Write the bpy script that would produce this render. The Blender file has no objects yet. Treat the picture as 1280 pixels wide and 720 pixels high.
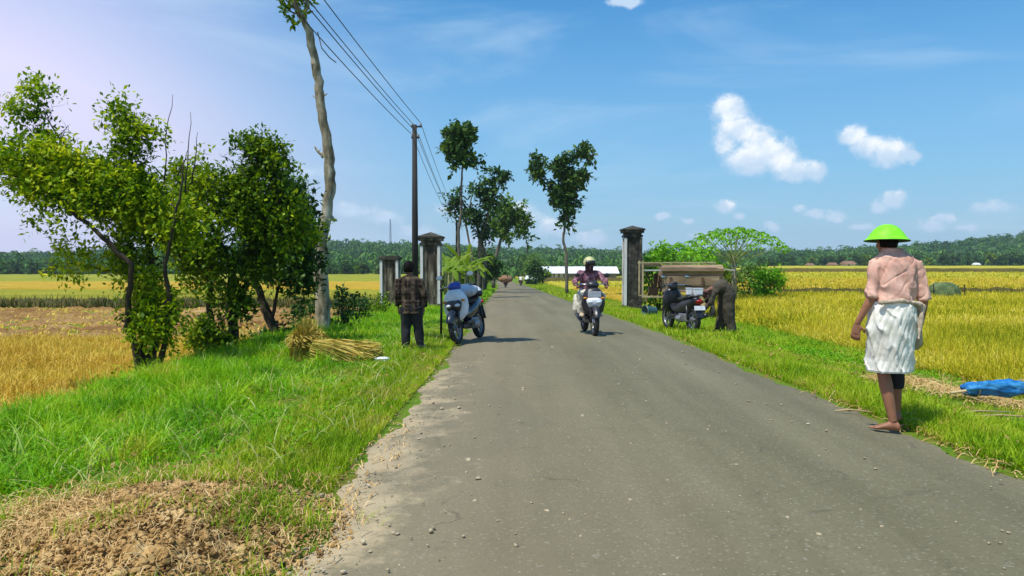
import bpy, math, random
import numpy as np
from mathutils import Vector, Matrix, noise, Quaternion
R = math.radians
random.seed(7); rng = np.random.default_rng(7)
SC = bpy.context.scene
COL = SC.collection
# ------------------------------------------------------------------ camera
F = 950.0 / 1280.0
CAMH = 1.45
PITCH = math.atan(32 / 950.0)
cam_d = bpy.data.cameras.new('camera'); cam = bpy.data.objects.new('camera', cam_d); COL.objects.link(cam)
cam_d.sensor_width = 36; cam_d.lens = 36 * F; cam_d.clip_start = 0.05; cam_d.clip_end = 9000
cam.location = (0, 0, CAMH); cam.rotation_euler = (R(90) - PITCH, 0, 0)
SC.camera = cam
SC.view_settings.view_transform = 'Standard'; SC.view_settings.look = 'None'
SC.view_settings.exposure = 0.31; SC.view_settings.gamma = 1.0
# ------------------------------------------------------------------ sun
SUN_EL, SHADOW_DIR = R(66), Vector((0.74, 0.67, 0)).normalized()
to_sun = Vector((-SHADOW_DIR.x * math.cos(SUN_EL), -SHADOW_DIR.y * math.cos(SUN_EL), math.sin(SUN_EL)))
sun_d = bpy.data.lights.new('sun', 'SUN'); sun = bpy.data.objects.new('sun', sun_d); COL.objects.link(sun)
sun_d.energy = 4.0; sun_d.angle = R(0.53); sun_d.color = (1.0, 0.96, 0.88)
sun.rotation_euler = (-to_sun).to_track_quat('-Z', 'Y').to_euler()
# ------------------------------------------------------------------ node helper
class NT:
    def __init__(s, tree): s.t = tree; s.n = tree.nodes; s.l = tree.links
    def __call__(s, kind, ins=None, **props):
        nd = s.n.new(kind)
        for k, v in props.items(): setattr(nd, k, v)
        for k, v in (ins or {}).items():
            if isinstance(v, bpy.types.NodeSocket): s.l.new(v, nd.inputs[k])
            else: nd.inputs[k].default_value = v
        return nd
    def math(s, op, a, b=None, c=None, clamp=False):
        ins = {0: a}
        if b is not None: ins[1] = b
        if c is not None: ins[2] = c
        return s('ShaderNodeMath', ins, operation=op, use_clamp=clamp).outputs[0]
    def vmath(s, op, a, b=None, out=0):
        ins = {0: a}
        if b is not None: ins[1] = b
        return s('ShaderNodeVectorMath', ins, operation=op).outputs[out]
    def mix(s, fac, a, b, blend='MIX'):
        nd = s('ShaderNodeMix', {0: fac, 6: a, 7: b}, data_type='RGBA', blend_type=blend)
        return nd.outputs[2]
    def ramp(s, fac, stops):
        nd = s('ShaderNodeValToRGB', {0: fac}); cr = nd.color_ramp
        while len(cr.elements) < len(stops): cr.elements.new(0.5)
        for e, (p, c) in zip(cr.elements, stops): e.position = p; e.color = c if len(c) == 4 else (*c, 1)
        return nd.outputs[0]
    def smooth(s, x, a, b):
        return s('ShaderNodeMapRange', {0: x, 1: a, 2: b, 3: 0.0, 4: 1.0}, interpolation_type='SMOOTHSTEP').outputs[0]
def lin(c): c /= 255.0; return c / 12.92 if c <= 0.04045 else ((c + 0.055) / 1.055) ** 2.4
def S(r, g, b, k=1.0): return (lin(r) * k, lin(g) * k, lin(b) * k, 1.0)
# ------------------------------------------------------------------ world: sky with clouds
W = bpy.data.worlds.new('World'); SC.world = W; W.use_nodes = True
w = NT(W.node_tree); w.n.clear()
sky = w('ShaderNodeTexSky', sky_type='NISHITA', sun_disc=False)
sky.sun_elevation = SUN_EL; sky.sun_rotation = math.atan2(to_sun.x, to_sun.y)
sky.altitude = 50; sky.air_density = 1.0; sky.dust_density = 0.5; sky.ozone_density = 1.6
tc = w('ShaderNodeTexCoord'); D = tc.outputs['Generated']
sp = w('ShaderNodeSeparateXYZ', {0: D})
az = w.math('ARCTAN2', sp.outputs[0], sp.outputs[1]); el = w.math('ARCSINE', sp.outputs[2])
AE = w('ShaderNodeCombineXYZ', {0: az, 1: el, 2: 0.0}).outputs[0]
base = w.mix(1.0, sky.outputs[0], (0.30, 0.88, 1.18, 1), 'MULTIPLY')
lowband = w.math('MULTIPLY', w.math('SUBTRACT', 1.0, w.smooth(el, 0.0, 0.13)), 0.30)
# thin humid veil, whiter near the horizon and to the sun's side
ve = w.math('MULTIPLY', w.math('SUBTRACT', 1.0, w.smooth(el, 0.0, 0.40)), 0.72)
vl = w.math('MULTIPLY', w.math('SUBTRACT', 1.0, w.smooth(az, -0.66, -0.05)), 0.80)
veil = w.math('ADD', ve, w.math('MULTIPLY', vl, w.math('SUBTRACT', 1.0, w.smooth(el, 0.1, 0.65))), clamp=True)
base = w.mix(veil, base, w.mix(w.smooth(az, -0.62, 0.0), (5.9, 5.7, 7.6, 1), (2.5, 3.9, 5.3, 1)))
base = w.mix(lowband, base, (4.6, 5.2, 6.4, 1))
st = w('ShaderNodeMapping', {0: AE, 3: (1.8, 8.5, 1.0), 2: (0, 0, 0.22)}).outputs[0]
cn = w('ShaderNodeTexNoise', {'Vector': st, 'Scale': 1.3, 'Detail': 5.0, 'Roughness': 0.55, 'Distortion': 0.6}).outputs[0]
cirrus = w.math('MULTIPLY', w.smooth(cn, 0.46, 0.74), 0.38)
base = w.mix(cirrus, base, (4.6, 6.0, 7.2, 1))
def ae(px, py):
    u, v = (px - 640) / 950, (360 - py) / 950
    c, s_ = math.cos(PITCH), math.sin(PITCH)
    d = Vector((u, c + v * s_, -s_ + v * c)).normalized()
    return math.atan2(d.x, d.y), math.asin(d.z)
CL = [  # cumulus puffs: px, py, radius x, radius y, weight
 (912,136,24,19,1),(922,160,30,20,1),(950,180,26,24,1),(940,200,42,20,1),(975,196,24,20,1),(990,211,26,16,1),(1018,213,18,13,1),(905,180,18,22,.75),
 (1066,168,20,14,1),(1088,182,24,15,1),(1112,190,24,17,1),(1132,196,16,11,1),
 (1118,248,15,12,.95),(1100,258,12,8,.9),(905,258,14,9,.9),(922,267,10,6,.8),(1022,268,16,6,.85),(1045,270,12,8,.95),(966,282,10,6,.85),(1180,272,13,7,.85),(1165,284,14,8,.85),
 (860,275,10,5,.8),(1000,262,9,5,.8),(1075,285,14,5,.8),(600,300,24,9,.75),(560,262,22,10,.65),(880,292,22,6,.7),(1240,262,26,10,.65),(1210,285,12,5,.75),(440,262,40,12,.6),(778,0,26,8,1),(828,270,14,7,.85),(690,285,34,15,.8),(650,270,26,22,.8),(740,298,30,10,.8),(480,272,26,10,.7),(385,215,30,9,.6),(520,290,30,10,.7),
 (-120,240,120,40,.7),(1500,180,70,40,1),(1700,120,60,30,1),(-400,120,90,50,1)]
wn = w('ShaderNodeTexNoise', {'Vector': AE, 'Scale': 26.0, 'Detail': 9.0, 'Roughness': 0.66})
wv = w.vmath('MULTIPLY', w.vmath('SUBTRACT', wn.outputs['Color'], (0.5, 0.5, 0.5)), (0.030, 0.026, 0.0))
AEd = w.vmath('ADD', AE, wv)
mask = low = None
for px, py, rx, ry, k in CL:
    a, e = ae(px, py)
    q = w.vmath('LENGTH', w.vmath('MULTIPLY', w.vmath('SUBTRACT', AEd, (a, e, 0)), (950 / rx, 950 / ry, 0)), out='Value')
    m_ = w.math('MULTIPLY', w.math('SUBTRACT', 1.25, q), k)
    mask = m_ if mask is None else w.math('SMOOTH_MAX', mask, m_, 0.25)
    q2 = w.vmath('LENGTH', w.vmath('MULTIPLY', w.vmath('SUBTRACT', AEd, (a - 8 / 950, e + 11 / 950, 0)), (950 / rx, 950 / ry, 0)), out='Value')
    m2 = w.math('MULTIPLY', w.math('SUBTRACT', 1.25, q2), k)
    low = m2 if low is None else w.math('SMOOTH_MAX', low, m2, 0.25)
fine = w('ShaderNodeTexNoise', {'Vector': AE, 'Scale': 75.0, 'Detail': 9.0, 'Roughness': 0.68}).outputs[0]
cm = w.math('ADD', mask, w.math('MULTIPLY', w.math('SUBTRACT', fine, 0.5), 0.9))
cov = w.math('MULTIPLY', w.smooth(cm, 0.12, 0.80), 0.93)
thick = w.math('ADD', low, w.math('MULTIPLY', w.math('SUBTRACT', fine, 0.5), 1.3))  # painted cloud shading, bright at upper left to grey at lower right
ccol = w.mix(w.smooth(thick, 0.15, 1.3), (4.3, 5.5, 6.9, 1), (7.7, 7.9, 8.1, 1))
base = w.mix(cov, base, ccol)
bg = w('ShaderNodeBackground', {0: base, 1: 0.112})
w.l.new(bg.outputs[0], w('ShaderNodeOutputWorld').inputs[0])
# ------------------------------------------------------------------ pixel -> place helpers (coordinates of real things on their real ground)
_c, _s = math.cos(PITCH), math.sin(PITCH)
def P(px, py, d):
    u, v = (px - 640) / 950, (360 - py) / 950
    dr = Vector((u, _c + v * _s, -_s + v * _c)); t = d / dr.y
    return Vector((dr.x * t, d, CAMH + dr.z * t))
def XP(px, d): return (px - 640) / 950 * d
def ZP(py, d): return P(640, py, d).z
# ------------------------------------------------------------------ terrain
def sm(t): t = np.clip(t, 0, 1); return t * t * (3 - 2 * t)
RD = np.array([-12., 3.5, 5.4, 8, 12, 17, 30, 48, 80, 141, 200, 300])
RLf = np.array([-1.17, -1.20, -1.22, -1.16, -1.08, -1.12, -1.36, -1.5, -1.7, -2.67, -5.2, -14.])
RRt = np.array([3.6, 3.6, 3.6, 3.48, 3.3, 3.42, 3.25, 3.03, 2.75, 1.93, -.6, -9.4])
def rl(y): return np.interp(y, RD, RLf)
def rr(y): return np.interp(y, RD, RRt)
def zroad(y):
    y = np.asarray(y, float); t = np.maximum(y - 12, 0)
    return -0.02 * np.minimum(t, 150) * sm(t / 6 + .2) - 0.002 * np.maximum(t - 150, 0)
def zleft(y): return -0.6 - 0.008 * np.clip(y, 0, 260)
def zright(x, y):
    s = x / np.maximum(y, 5.); k = 0.012 * (1 - sm((s - 0.12) / 0.25))
    return -0.5 - k * np.clip(y, 0, 320)
def lump(x, y, f):
    return np.sin(x * f + 1.3 * np.sin(y * f * .7)) * np.sin(y * f * 1.1 + 1.7 * np.sin(x * f * .6 + 2))
def gz(x, y):
    x = np.asarray(x, float); y = np.asarray(y, float)
    a, b, zr = rl(y), rr(y), zroad(y)
    fade = np.clip(1.4 - y / 60, .15, 1)
    dl = np.maximum(a - x, 0); dr_ = np.maximum(x - b, 0)
    vl_ = zr - 0.03 + 0.05 * sm(dl / .5) + 0.05 * lump(x, y, 1.7) * sm(dl / 1.0) * fade - 0.03 * dl
    tl = sm((dl - 3.6) / 1.4)
    L = vl_ * (1 - tl) + (zleft(y) + .03 * lump(x, y, 1.1) * fade) * tl
    vr_ = zr - 0.03 + 0.03 * sm(dr_ / .4) + 0.03 * lump(x, y, 1.9) * sm(dr_ / 1.0) * fade - 0.05 * dr_
    tr = sm((dr_ - 1.2) / 2.9)
    Rr = vr_ * (1 - tr) + (zright(x, y) + .03 * lump(x, y, 1.3) * fade) * tr
    return np.where(x < a, L, np.where(x > b, Rr, zr - 0.03))
def GZ(x, y): return float(gz(x, y))
def at(px, d):  # a spot on the ground
    x = XP(px, d); return Vector((x, d, GZ(x, d)))
# ------------------------------------------------------------------ mesh helpers
def np_mesh(name, V, Fq, mat, parent=None, smooth=False, mi=None):
    me = bpy.data.meshes.new(name); V = np.asarray(V, np.float32); Fq = np.asarray(Fq, np.int32)
    k = Fq.shape[1]
    me.vertices.add(len(V)); me.vertices.foreach_set('co', V.ravel())
    me.loops.add(Fq.size); me.loops.foreach_set('vertex_index', Fq.ravel())
    me.polygons.add(len(Fq)); me.polygons.foreach_set('loop_start', np.arange(0, Fq.size, k, dtype=np.int32))
    me.polygons.foreach_set('loop_total', np.full(len(Fq), k, np.int32))
    if smooth: me.polygons.foreach_set('use_smooth', np.ones(len(Fq), bool))
    me.update(calc_edges=True)
    o = bpy.data.objects.new(name, me); COL.objects.link(o)
    me.materials.append(mat)
    if parent: o.parent = parent
    return o
class MB:
    def __init__(s): s.v = []; s.f = []
    def add(s, V, Fc):
        n = len(s.v); s.v += [tuple(p) for p in V]; s.f += [tuple(i + n for i in f) for f in Fc]; return s
    def box(s, c, size, rot=None, taper=1.0):
        x, y, z = (q / 2 for q in size); V = []
        for sz in (-1, 1):
            t = taper if sz > 0 else 1.0
            for sx, sy in ((-1, -1), (1, -1), (1, 1), (-1, 1)): V.append(Vector((sx * x * t, sy * y * t, sz * z)))
        if rot is not None:
            m = rot if isinstance(rot, Matrix) else Matrix.Rotation(rot[2], 3, 'Z') @ Matrix.Rotation(rot[1], 3, 'Y') @ Matrix.Rotation(rot[0], 3, 'X')
            V = [m @ p for p in V]
        c = Vector(c); V = [p + c for p in V]
        return s.add(V, [(0, 3, 2, 1), (4, 5, 6, 7), (0, 1, 5, 4), (1, 2, 6, 5), (2, 3, 7, 6), (3, 0, 4, 7)])
    def rings(s, rs, cap=True):
        n = len(rs[0]); V = [p for r in rs for p in r]; Fc = []
        for i in range(len(rs) - 1):
            for j in range(n):
                a, b = i * n + j, i * n + (j + 1) % n; Fc.append((a, b, b + n, a + n))
        if cap: Fc.append(tuple(range(n - 1, -1, -1))); Fc.append(tuple(range(len(V) - n, len(V))))
        return s.add(V, Fc)
    def tube(s, pts, rad, n=8, cap=True, flat=1.0, up=None):
        pts = [Vector(p) for p in pts]; rad = [rad] * len(pts) if isinstance(rad, (int, float)) else rad
        rs = []; ref = Vector(up) if up is not None else None
        for i, p in enumerate(pts):
            t = (pts[min(i + 1, len(pts) - 1)] - pts[max(i - 1, 0)]).normalized()
            if ref is None: ref = Vector((1, 0, 0)) if abs(t.x) < .8 else Vector((0, 1, 0))
            a = (ref - t * ref.dot(t));
            if a.length < 1e-4: a = t.orthogonal()
            a.normalize(); b = t.cross(a); ref = a if up is None else ref
            rs.append([p + (a * math.cos(q) + b * math.sin(q) * flat) * rad[i] for q in (2 * math.pi * j / n for j in range(n))])
        return s.rings(rs, cap)
    def loft(s, secs, n=20, cap=True, fold=None):
        """secs: (centre, rx, ry) horizontal ellipses or (centre, rx, ry, xaxis, yaxis)"""
        rs = []
        for i, q in enumerate(secs):
            c = Vector(q[0]); ax = Vector(q[3]) if len(q) > 3 else Vector((1, 0, 0)); ay = Vector(q[4]) if len(q) > 4 else Vector((0, 1, 0)); r = []
            for j in range(n):
                t = 2 * math.pi * j / n; k = 1 + (fold(i / (len(secs) - 1), t) if fold else 0)
                r.append(c + ax * math.cos(t) * q[1] * k + ay * math.sin(t) * q[2] * k)
            rs.append(r)
        return s.rings(rs, cap)
    def ball(s, c, r, n=14, m=9, rot=None):
        r = (r, r, r) if isinstance(r, (int, float)) else r; c = Vector(c); rs = []
        for i in range(1, m):
            ph = math.pi * i / m - math.pi / 2
            ring = [Vector((r[0] * math.cos(ph) * math.cos(2 * math.pi * j / n), r[1] * math.cos(ph) * math.sin(2 * math.pi * j / n), r[2] * math.sin(ph))) for j in range(n)]
            rs.append([c + (rot @ p if rot is not None else p) for p in ring])
        k = len(s.v); s.rings(rs, False)
        b = Vector((0, 0, -r[2])); t = Vector((0, 0, r[2]))
        if rot is not None: b = rot @ b; t = rot @ t
        s.v += [tuple(c + b), tuple(c + t)]; nb = len(s.v) - 2; last = k + (m - 2) * n
        for j in range(n): s.f.append((nb, k + (j + 1) % n, k + j)); s.f.append((nb + 1, last + j, last + (j + 1) % n))
        return s
    def lathe(s, prof, c=(0, 0, 0), n=24, axis='Z', cap=False):
        c = Vector(c); rs = []
        for r, z in prof:
            ring = []
            for j in range(n):
                q = 2 * math.pi * j / n; x, y = r * math.cos(q), r * math.sin(q)
                ring.append(c + (Vector((x, y, z)) if axis == 'Z' else Vector((z, x, y))))
            rs.append(ring)
        return s.rings(rs, cap)
    def torus(s, c, R_, r, axis='X', n=36, m=10, sq=1.0):
        c = Vector(c); rs = []
        for i in range(n):
            a = 2 * math.pi * i / n; ring = []
            for j in range(m):
                b = 2 * math.pi * j / m; rad = R_ + r * math.cos(b); h = r * math.sin(b) * sq
                ring.append(c + (Vector((h, rad * math.cos(a), rad * math.sin(a))) if axis == 'X' else Vector((rad * math.cos(a), rad * math.sin(a), h))))
            rs.append(ring)
        return s.rings(rs + [rs[0]], False)
    def prism(s, poly, thick, c=(0, 0, 0), axis='X'):
        """poly in (y, z) extruded along x, or (x, z) extruded along y"""
        c = Vector(c); rs = []
        for h in (-thick / 2, thick / 2):
            rs.append([c + (Vector((h, a, b)) if axis == 'X' else Vector((a, h, b))) for a, b in poly])
        return s.rings(rs)
    def build(s, name, mat, parent=None, smooth=False, bevel=0.0, subsurf=0):
        me = bpy.data.meshes.new(name); me.from_pydata(s.v, [], s.f); me.update()
        if smooth: me.polygons.foreach_set('use_smooth', [True] * len(me.polygons))
        me.materials.append(mat)
        o = bpy.data.objects.new(name, me); COL.objects.link(o)
        if bevel:
            b = o.modifiers.new('b', 'BEVEL'); b.width = bevel; b.segments = 2; b.limit_method = 'ANGLE'
        if subsurf:
            q = o.modifiers.new('s', 'SUBSURF'); q.levels = q.render_levels = subsurf
        if parent: o.parent = parent
        return o
def fused(mb, name, mat, parent, voxel, it=4, warp=None, subd=0):
    """grow overlapping closed shapes into one continuous skin"""
    me = bpy.data.meshes.new(name); me.from_pydata(mb.v, [], mb.f); me.update()
    o = bpy.data.objects.new(name, me); COL.objects.link(o)
    m = o.modifiers.new('r', 'REMESH'); m.mode = 'VOXEL'; m.voxel_size = voxel; m.use_smooth_shade = True
    if it: q = o.modifiers.new('s', 'SMOOTH'); q.factor = .5; q.iterations = it
    dg = bpy.context.evaluated_depsgraph_get(); me2 = bpy.data.meshes.new_from_object(o.evaluated_get(dg))
    o.modifiers.clear(); o.data = me2; bpy.data.meshes.remove(me); me2.name = name
    if warp:
        me2.update(); nrm = [v.normal.copy() for v in me2.vertices]
        for v, n_ in zip(me2.vertices, nrm): v.co = v.co + n_ * warp(v.co)
        me2.update()
    me2.polygons.foreach_set('use_smooth', [True] * len(me2.polygons))
    me2.materials.clear(); me2.materials.append(mat)
    if parent: o.parent = parent
    return o
def tag(o, label=None, cat=None, group=None, kind=None):
    if label: o['label'] = label
    if cat: o['category'] = cat
    if group: o['group'] = group
    if kind: o['kind'] = kind
    return o
def thing(name, label, cat, loc=(0, 0, 0), rotz=0.0, group=None, scale=None):
    o = bpy.data.objects.new(name, None); COL.objects.link(o); o.location = loc; o.rotation_euler = (0, 0, rotz)
    o.empty_display_size = .1
    if scale: o.scale = (scale,) * 3
    return tag(o, label, cat, group)
def dup(root, loc, rotz=0.0, label=None, scale=None):
    def cp(o, par):
        c = o.copy(); COL.objects.link(c); c.parent = par
        for ch in KIDS.get(o.name, []): cp(ch, c)
        return c
    KIDS = {}
    for o in bpy.data.objects:
        if o.parent: KIDS.setdefault(o.parent.name, []).append(o)
    r = cp(root, None); r.location = loc; r.rotation_euler = (0, 0, rotz)
    if scale: r.scale = (scale,) * 3
    if label: r['label'] = label
    return r
# ------------------------------------------------------------------ materials
def newmat(name):
    m = bpy.data.materials.new(name); m.use_nodes = True; t = NT(m.node_tree); t.n.clear()
    out = t('ShaderNodeOutputMaterial'); return m, t, out
def mat(name, stops, scale=8.0, rough=0.8, bump=0.0, bscale=None, detail=5.0, metallic=0.0, spec=0.4, stretch=(1, 1, 1), sheen=0.0):
    """stops: one colour or a list of (pos, colour) read through noise"""
    m, t, out = newmat(name)
    g = t('ShaderNodeTexCoord').outputs['Object']
    v = t('ShaderNodeMapping', {0: g, 3: stretch}).outputs[0]
    nz = t('ShaderNodeTexNoise', {'Vector': v, 'Scale': scale, 'Detail': detail, 'Roughness': .6}).outputs[0]
    if isinstance(stops, tuple):
        c = t.ramp(nz, [(0.3, tuple(q * .82 for q in stops[:3])), (0.7, tuple(min(1, q * 1.12) for q in stops[:3]))])
    else: c = t.ramp(nz, stops)
    rr_ = t('ShaderNodeMapRange', {0: nz, 1: .3, 2: .7, 3: max(0, rough - .08), 4: min(1, rough + .08)}).outputs[0]
    b = t('ShaderNodeBsdfPrincipled', {'Base Color': c, 'Roughness': rr_, 'Metallic': metallic, 'Specular IOR Level': spec})
    if bump:
        n2 = t('ShaderNodeTexNoise', {'Vector': v, 'Scale': bscale or scale * 3, 'Detail': 5.0}).outputs[0]
        t.l.new(t('ShaderNodeBump', {'Height': n2, 'Strength': 1.0, 'Distance': bump}).outputs[0], b.inputs['Normal'])
    t.l.new(b.outputs[0], out.inputs[0]); return m
def leafmat(name, cols, transl=0.35, rough=0.5, nscale=0.9, nmix=0.45, spec=0.16):
    """cols: colours picked at random leaf by leaf, with slow drifts through the plant"""
    m, t, out = newmat(name)
    gm = t('ShaderNodeNewGeometry'); rnd = gm.outputs['Random Per Island']
    nz = t('ShaderNodeTexNoise', {'Vector': gm.outputs['Position'], 'Scale': nscale, 'Detail': 3.0}).outputs[0]
    nz = t('ShaderNodeMapRange', {0: nz, 1: .3, 2: .7, 3: 0., 4: 1.}).outputs[0]
    f = t.math('ADD', t.math('MULTIPLY', rnd, 1 - nmix), t.math('MULTIPLY', nz, nmix))
    k = len(cols); c = t.ramp(f, [((i + .5) / k, q) for i, q in enumerate(cols)])
    b = t('ShaderNodeBsdfPrincipled', {'Base Color': c, 'Roughness': rough, 'Specular IOR Level': spec})
    tc_ = t.mix(1.0, c, (1.15, 1.1, .5, 1), 'MULTIPLY')
    tr = t('ShaderNodeBsdfTranslucent', {'Color': tc_})
    mx = t('ShaderNodeMixShader', {0: transl, 1: b.outputs[0], 2: tr.outputs[0]})
    t.l.new(mx.outputs[0], out.inputs[0]); return m
# ------------------------------------------------------------------ leaves and blades (numpy)
def unit(a): return a / np.maximum(np.linalg.norm(a, axis=1, keepdims=True), 1e-6)
def leaves_geo(pos, size, up_bias=0.3, aspect=0.45, r=rng, dirs=None):
    n = len(pos); d = unit(r.normal(size=(n, 3)) + np.array([0, 0, -.25])) if dirs is None else dirs
    q = r.normal(size=(n, 3)); q[:, 2] += up_bias * 4
    side = unit(np.cross(d, q)); L = np.asarray(size)[:, None]
    nm = np.cross(side, d)
    a = pos; b = pos + d * L * .5 + side * L * aspect * .5 + nm * L * .06; c = pos + d * L; e = pos + d * L * .5 - side * L * aspect * .5 + nm * L * .06
    V = np.stack([a, b, c, e], 1).reshape(-1, 3); Fq = np.arange(4 * n).reshape(n, 4)
    return V, Fq
def blades_geo(pos, h, wd, lean, yaw=None, segs=3, r=rng, tip=0.12, droop=1.0):
    n = len(pos); yaw = r.uniform(0, 2 * np.pi, n) if yaw is None else yaw
    d = np.stack([np.cos(yaw), np.sin(yaw), np.zeros(n)], 1)
    fy = yaw + r.uniform(-.9, .9, n) + np.pi / 2; sd = np.stack([np.cos(fy), np.sin(fy), np.zeros(n)], 1)
    lv = []
    for k in range(segs + 1):
        t = k / segs; out_ = (h * lean * t ** 1.7)[:, None]; z = (h * (t - .45 * droop * np.minimum(lean, 1.6) * t ** 2.6))[:, None]
        c = pos + d * out_ + np.array([0, 0, 1.]) * z
        ww = (wd * (.75 + .25 * math.sin(math.pi * min(1, t * 1.6))) * ((1 - t) ** .7 + tip * t))[:, None] * .5
        lv += [c - sd * ww, c + sd * ww]
    m = 2 * (segs + 1); V = np.stack(lv, 1).reshape(-1, 3); b = (np.arange(n) * m)[:, None]; Fq = []
    for k in range(segs): Fq.append(b + np.array([2 * k, 2 * k + 1, 2 * k + 3, 2 * k + 2]))
    return V, np.stack(Fq, 1).reshape(-1, 4)
def join_geo(parts):
    V, Fq, n = [], [], 0
    for v, f in parts: V.append(v); Fq.append(f + n); n += len(v)
    return np.concatenate(V), np.concatenate(Fq)
def scatter(n, xf, y0, y1, yp=1.0, r=rng):
    """n points, y in y0..y1 packed towards the near end by yp, x from xf(y, u)"""
    y = y0 + (y1 - y0) * r.uniform(0, 1, n) ** yp; x = xf(y, r.uniform(0, 1, n))
    return np.stack([x, y, gz(x, y)], 1)
# ================================================================== THE LAND
def grid_cols(lims, y):  # helper for strips
    return lims
# ground sheet ------------------------------------------------------
ys = np.concatenate([np.linspace(-12, 2, 24)[:-1], np.linspace(2, 20, 150)[:-1], np.geomspace(20, 320, 120), np.geomspace(340, 1500, 24)])
offL = np.concatenate([np.linspace(0, 7, 60), np.geomspace(7.4, 1500, 46)])
offR = offL.copy()
V = []
for y in ys:
    a, b = float(rl(y)), float(rr(y))
    xs = np.concatenate([(a - offL)[::-1], [a + (b - a) * .33, a + (b - a) * .67], b + offR])
    V.append(np.stack([xs, np.full_like(xs, y), gz(xs, np.full_like(xs, y))], 1))
nc = len(V[0]); V = np.concatenate(V); i = np.arange(len(ys) - 1)[:, None] * nc + np.arange(nc - 1)[None]
Fq = np.stack([i, i + 1, i + nc + 1, i + nc], -1).reshape(-1, 4)
m, t, out = newmat('verge_soil')
g = t('ShaderNodeNewGeometry').outputs['Position']
n1 = t('ShaderNodeTexNoise', {'Vector': g, 'Scale': 1.1, 'Detail': 6.0, 'Roughness': .65}).outputs[0]
n2 = t('ShaderNodeTexNoise', {'Vector': g, 'Scale': 22.0, 'Detail': 6.0, 'Roughness': .7}).outputs[0]
mixn = t.math('ADD', t.math('MULTIPLY', n1, .6), t.math('MULTIPLY', n2, .4))
c = t.ramp(mixn, [(.32, (.06, .12, .008)), (.47, (.11, .22, .010)), (.56, (.16, .18, .02)), (.68, (.24, .15, .06))])
b = t('ShaderNodeBsdfPrincipled', {'Base Color': c, 'Roughness': .95, 'Specular IOR Level': .15})
t.l.new(t('ShaderNodeBump', {'Height': n2, 'Strength': 1., 'Distance': .03}).outputs[0], b.inputs['Normal'])
t.l.new(b.outputs[0], out.inputs[0])
M_soil = m
tag(np_mesh('ground', V, Fq, M_soil, smooth=True), kind='structure')
# road ---------------------------------------------------------------
m, t, out = newmat('asphalt')
g = t('ShaderNodeNewGeometry').outputs['Position']; sx = t('ShaderNodeSeparateXYZ', {0: g})
# distance from the left edge, where sand and dust lie on the asphalt
sand_n = t('ShaderNodeTexNoise', {'Vector': g, 'Scale': 1.6, 'Detail': 7.0, 'Roughness': .7}).outputs[0]
edge = t.math('SUBTRACT', 1.0, t.smooth(t.math('ADD', sx.outputs[0], t.math('MULTIPLY', t.math('SUBTRACT', sand_n, .5), 2.2)), -1.35, -0.12))
near = t.math('SUBTRACT', 1.0, t.smooth(sx.outputs[1], 6.5, 16.0))
sand = t.math('MULTIPLY', edge, t.math('ADD', t.math('MULTIPLY', near, .8), .2))
edgeR = t.math('MULTIPLY', t.smooth(t.math('ADD', sx.outputs[0], t.math('MULTIPLY', t.math('SUBTRACT', sand_n, .5), 1.0)), 2.9, 3.7), .5)
sand = t.math('MAXIMUM', sand, edgeR)
big = t('ShaderNodeTexNoise', {'Vector': t('ShaderNodeMapping', {0: g, 3: (1.0, .16, 1)}).outputs[0], 'Scale': .9, 'Detail': 5.0, 'Roughness': .6}).outputs[0]
agg = t('ShaderNodeTexVoronoi', {'Vector': g, 'Scale': 75.0}, feature='F1')
aggc = t('ShaderNodeSeparateColor', {0: agg.outputs['Color']}).outputs[0]
grain = t('ShaderNodeTexNoise', {'Vector': g, 'Scale': 160.0, 'Detail': 3.0}).outputs[0]
trk = t('ShaderNodeTexNoise', {'Vector': t('ShaderNodeMapping', {0: g, 3: (2.2, .05, 1)}).outputs[0], 'Scale': 1.0, 'Detail': 4.0, 'Roughness': .5}).outputs[0]
big = t.math('ADD', t.math('MULTIPLY', big, .55), t.math('MULTIPLY', trk, .45))
asp = t.ramp(big, [(.36, (.112, .100, .055)), (.5, (.148, .133, .076)), (.64, (.188, .168, .100))])
asp = t.mix(t.math('MULTIPLY', t.smooth(aggc, .90, .99), .35), asp, (.34, .32, .26, 1))
asp = t.mix(t.math('MULTIPLY', t.math('SUBTRACT', 1.0, t.smooth(aggc, .03, .18)), .28), asp, (.055, .052, .045, 1))
warm = t.math('MULTIPLY', t.math('SUBTRACT', 1.0, t.smooth(t.math('ADD', sx.outputs[0], t.math('MULTIPLY', t.math('SUBTRACT', sand_n, .5), 2.5)), -1.2, 2.2)), .38)
asp = t.mix(warm, asp, (.27, .21, .13, 1))
ck = t('ShaderNodeTexVoronoi', {'Vector': t.vmath('ADD', g, t.vmath('MULTIPLY', t('ShaderNodeTexNoise', {'Vector': g, 'Scale': 3.0, 'Detail': 5.0}).outputs['Color'], (.5, .5, 0))), 'Scale': .55}, feature='DISTANCE_TO_EDGE').outputs[0]
ckm = t.math('MULTIPLY', t.math('SUBTRACT', 1.0, t.smooth(ck, .002, .009)), t.smooth(sand_n, .5, .6))
asp = t.mix(t.math('MULTIPLY', ckm, .35), asp, (.05, .045, .035, 1))
sc_ = t.ramp(grain, [(.3, (.36, .27, .15)), (.7, (.56, .45, .28))])
c = t.mix(t.math('MULTIPLY', t.smooth(sand, .25, .85), .85), asp, sc_)
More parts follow.
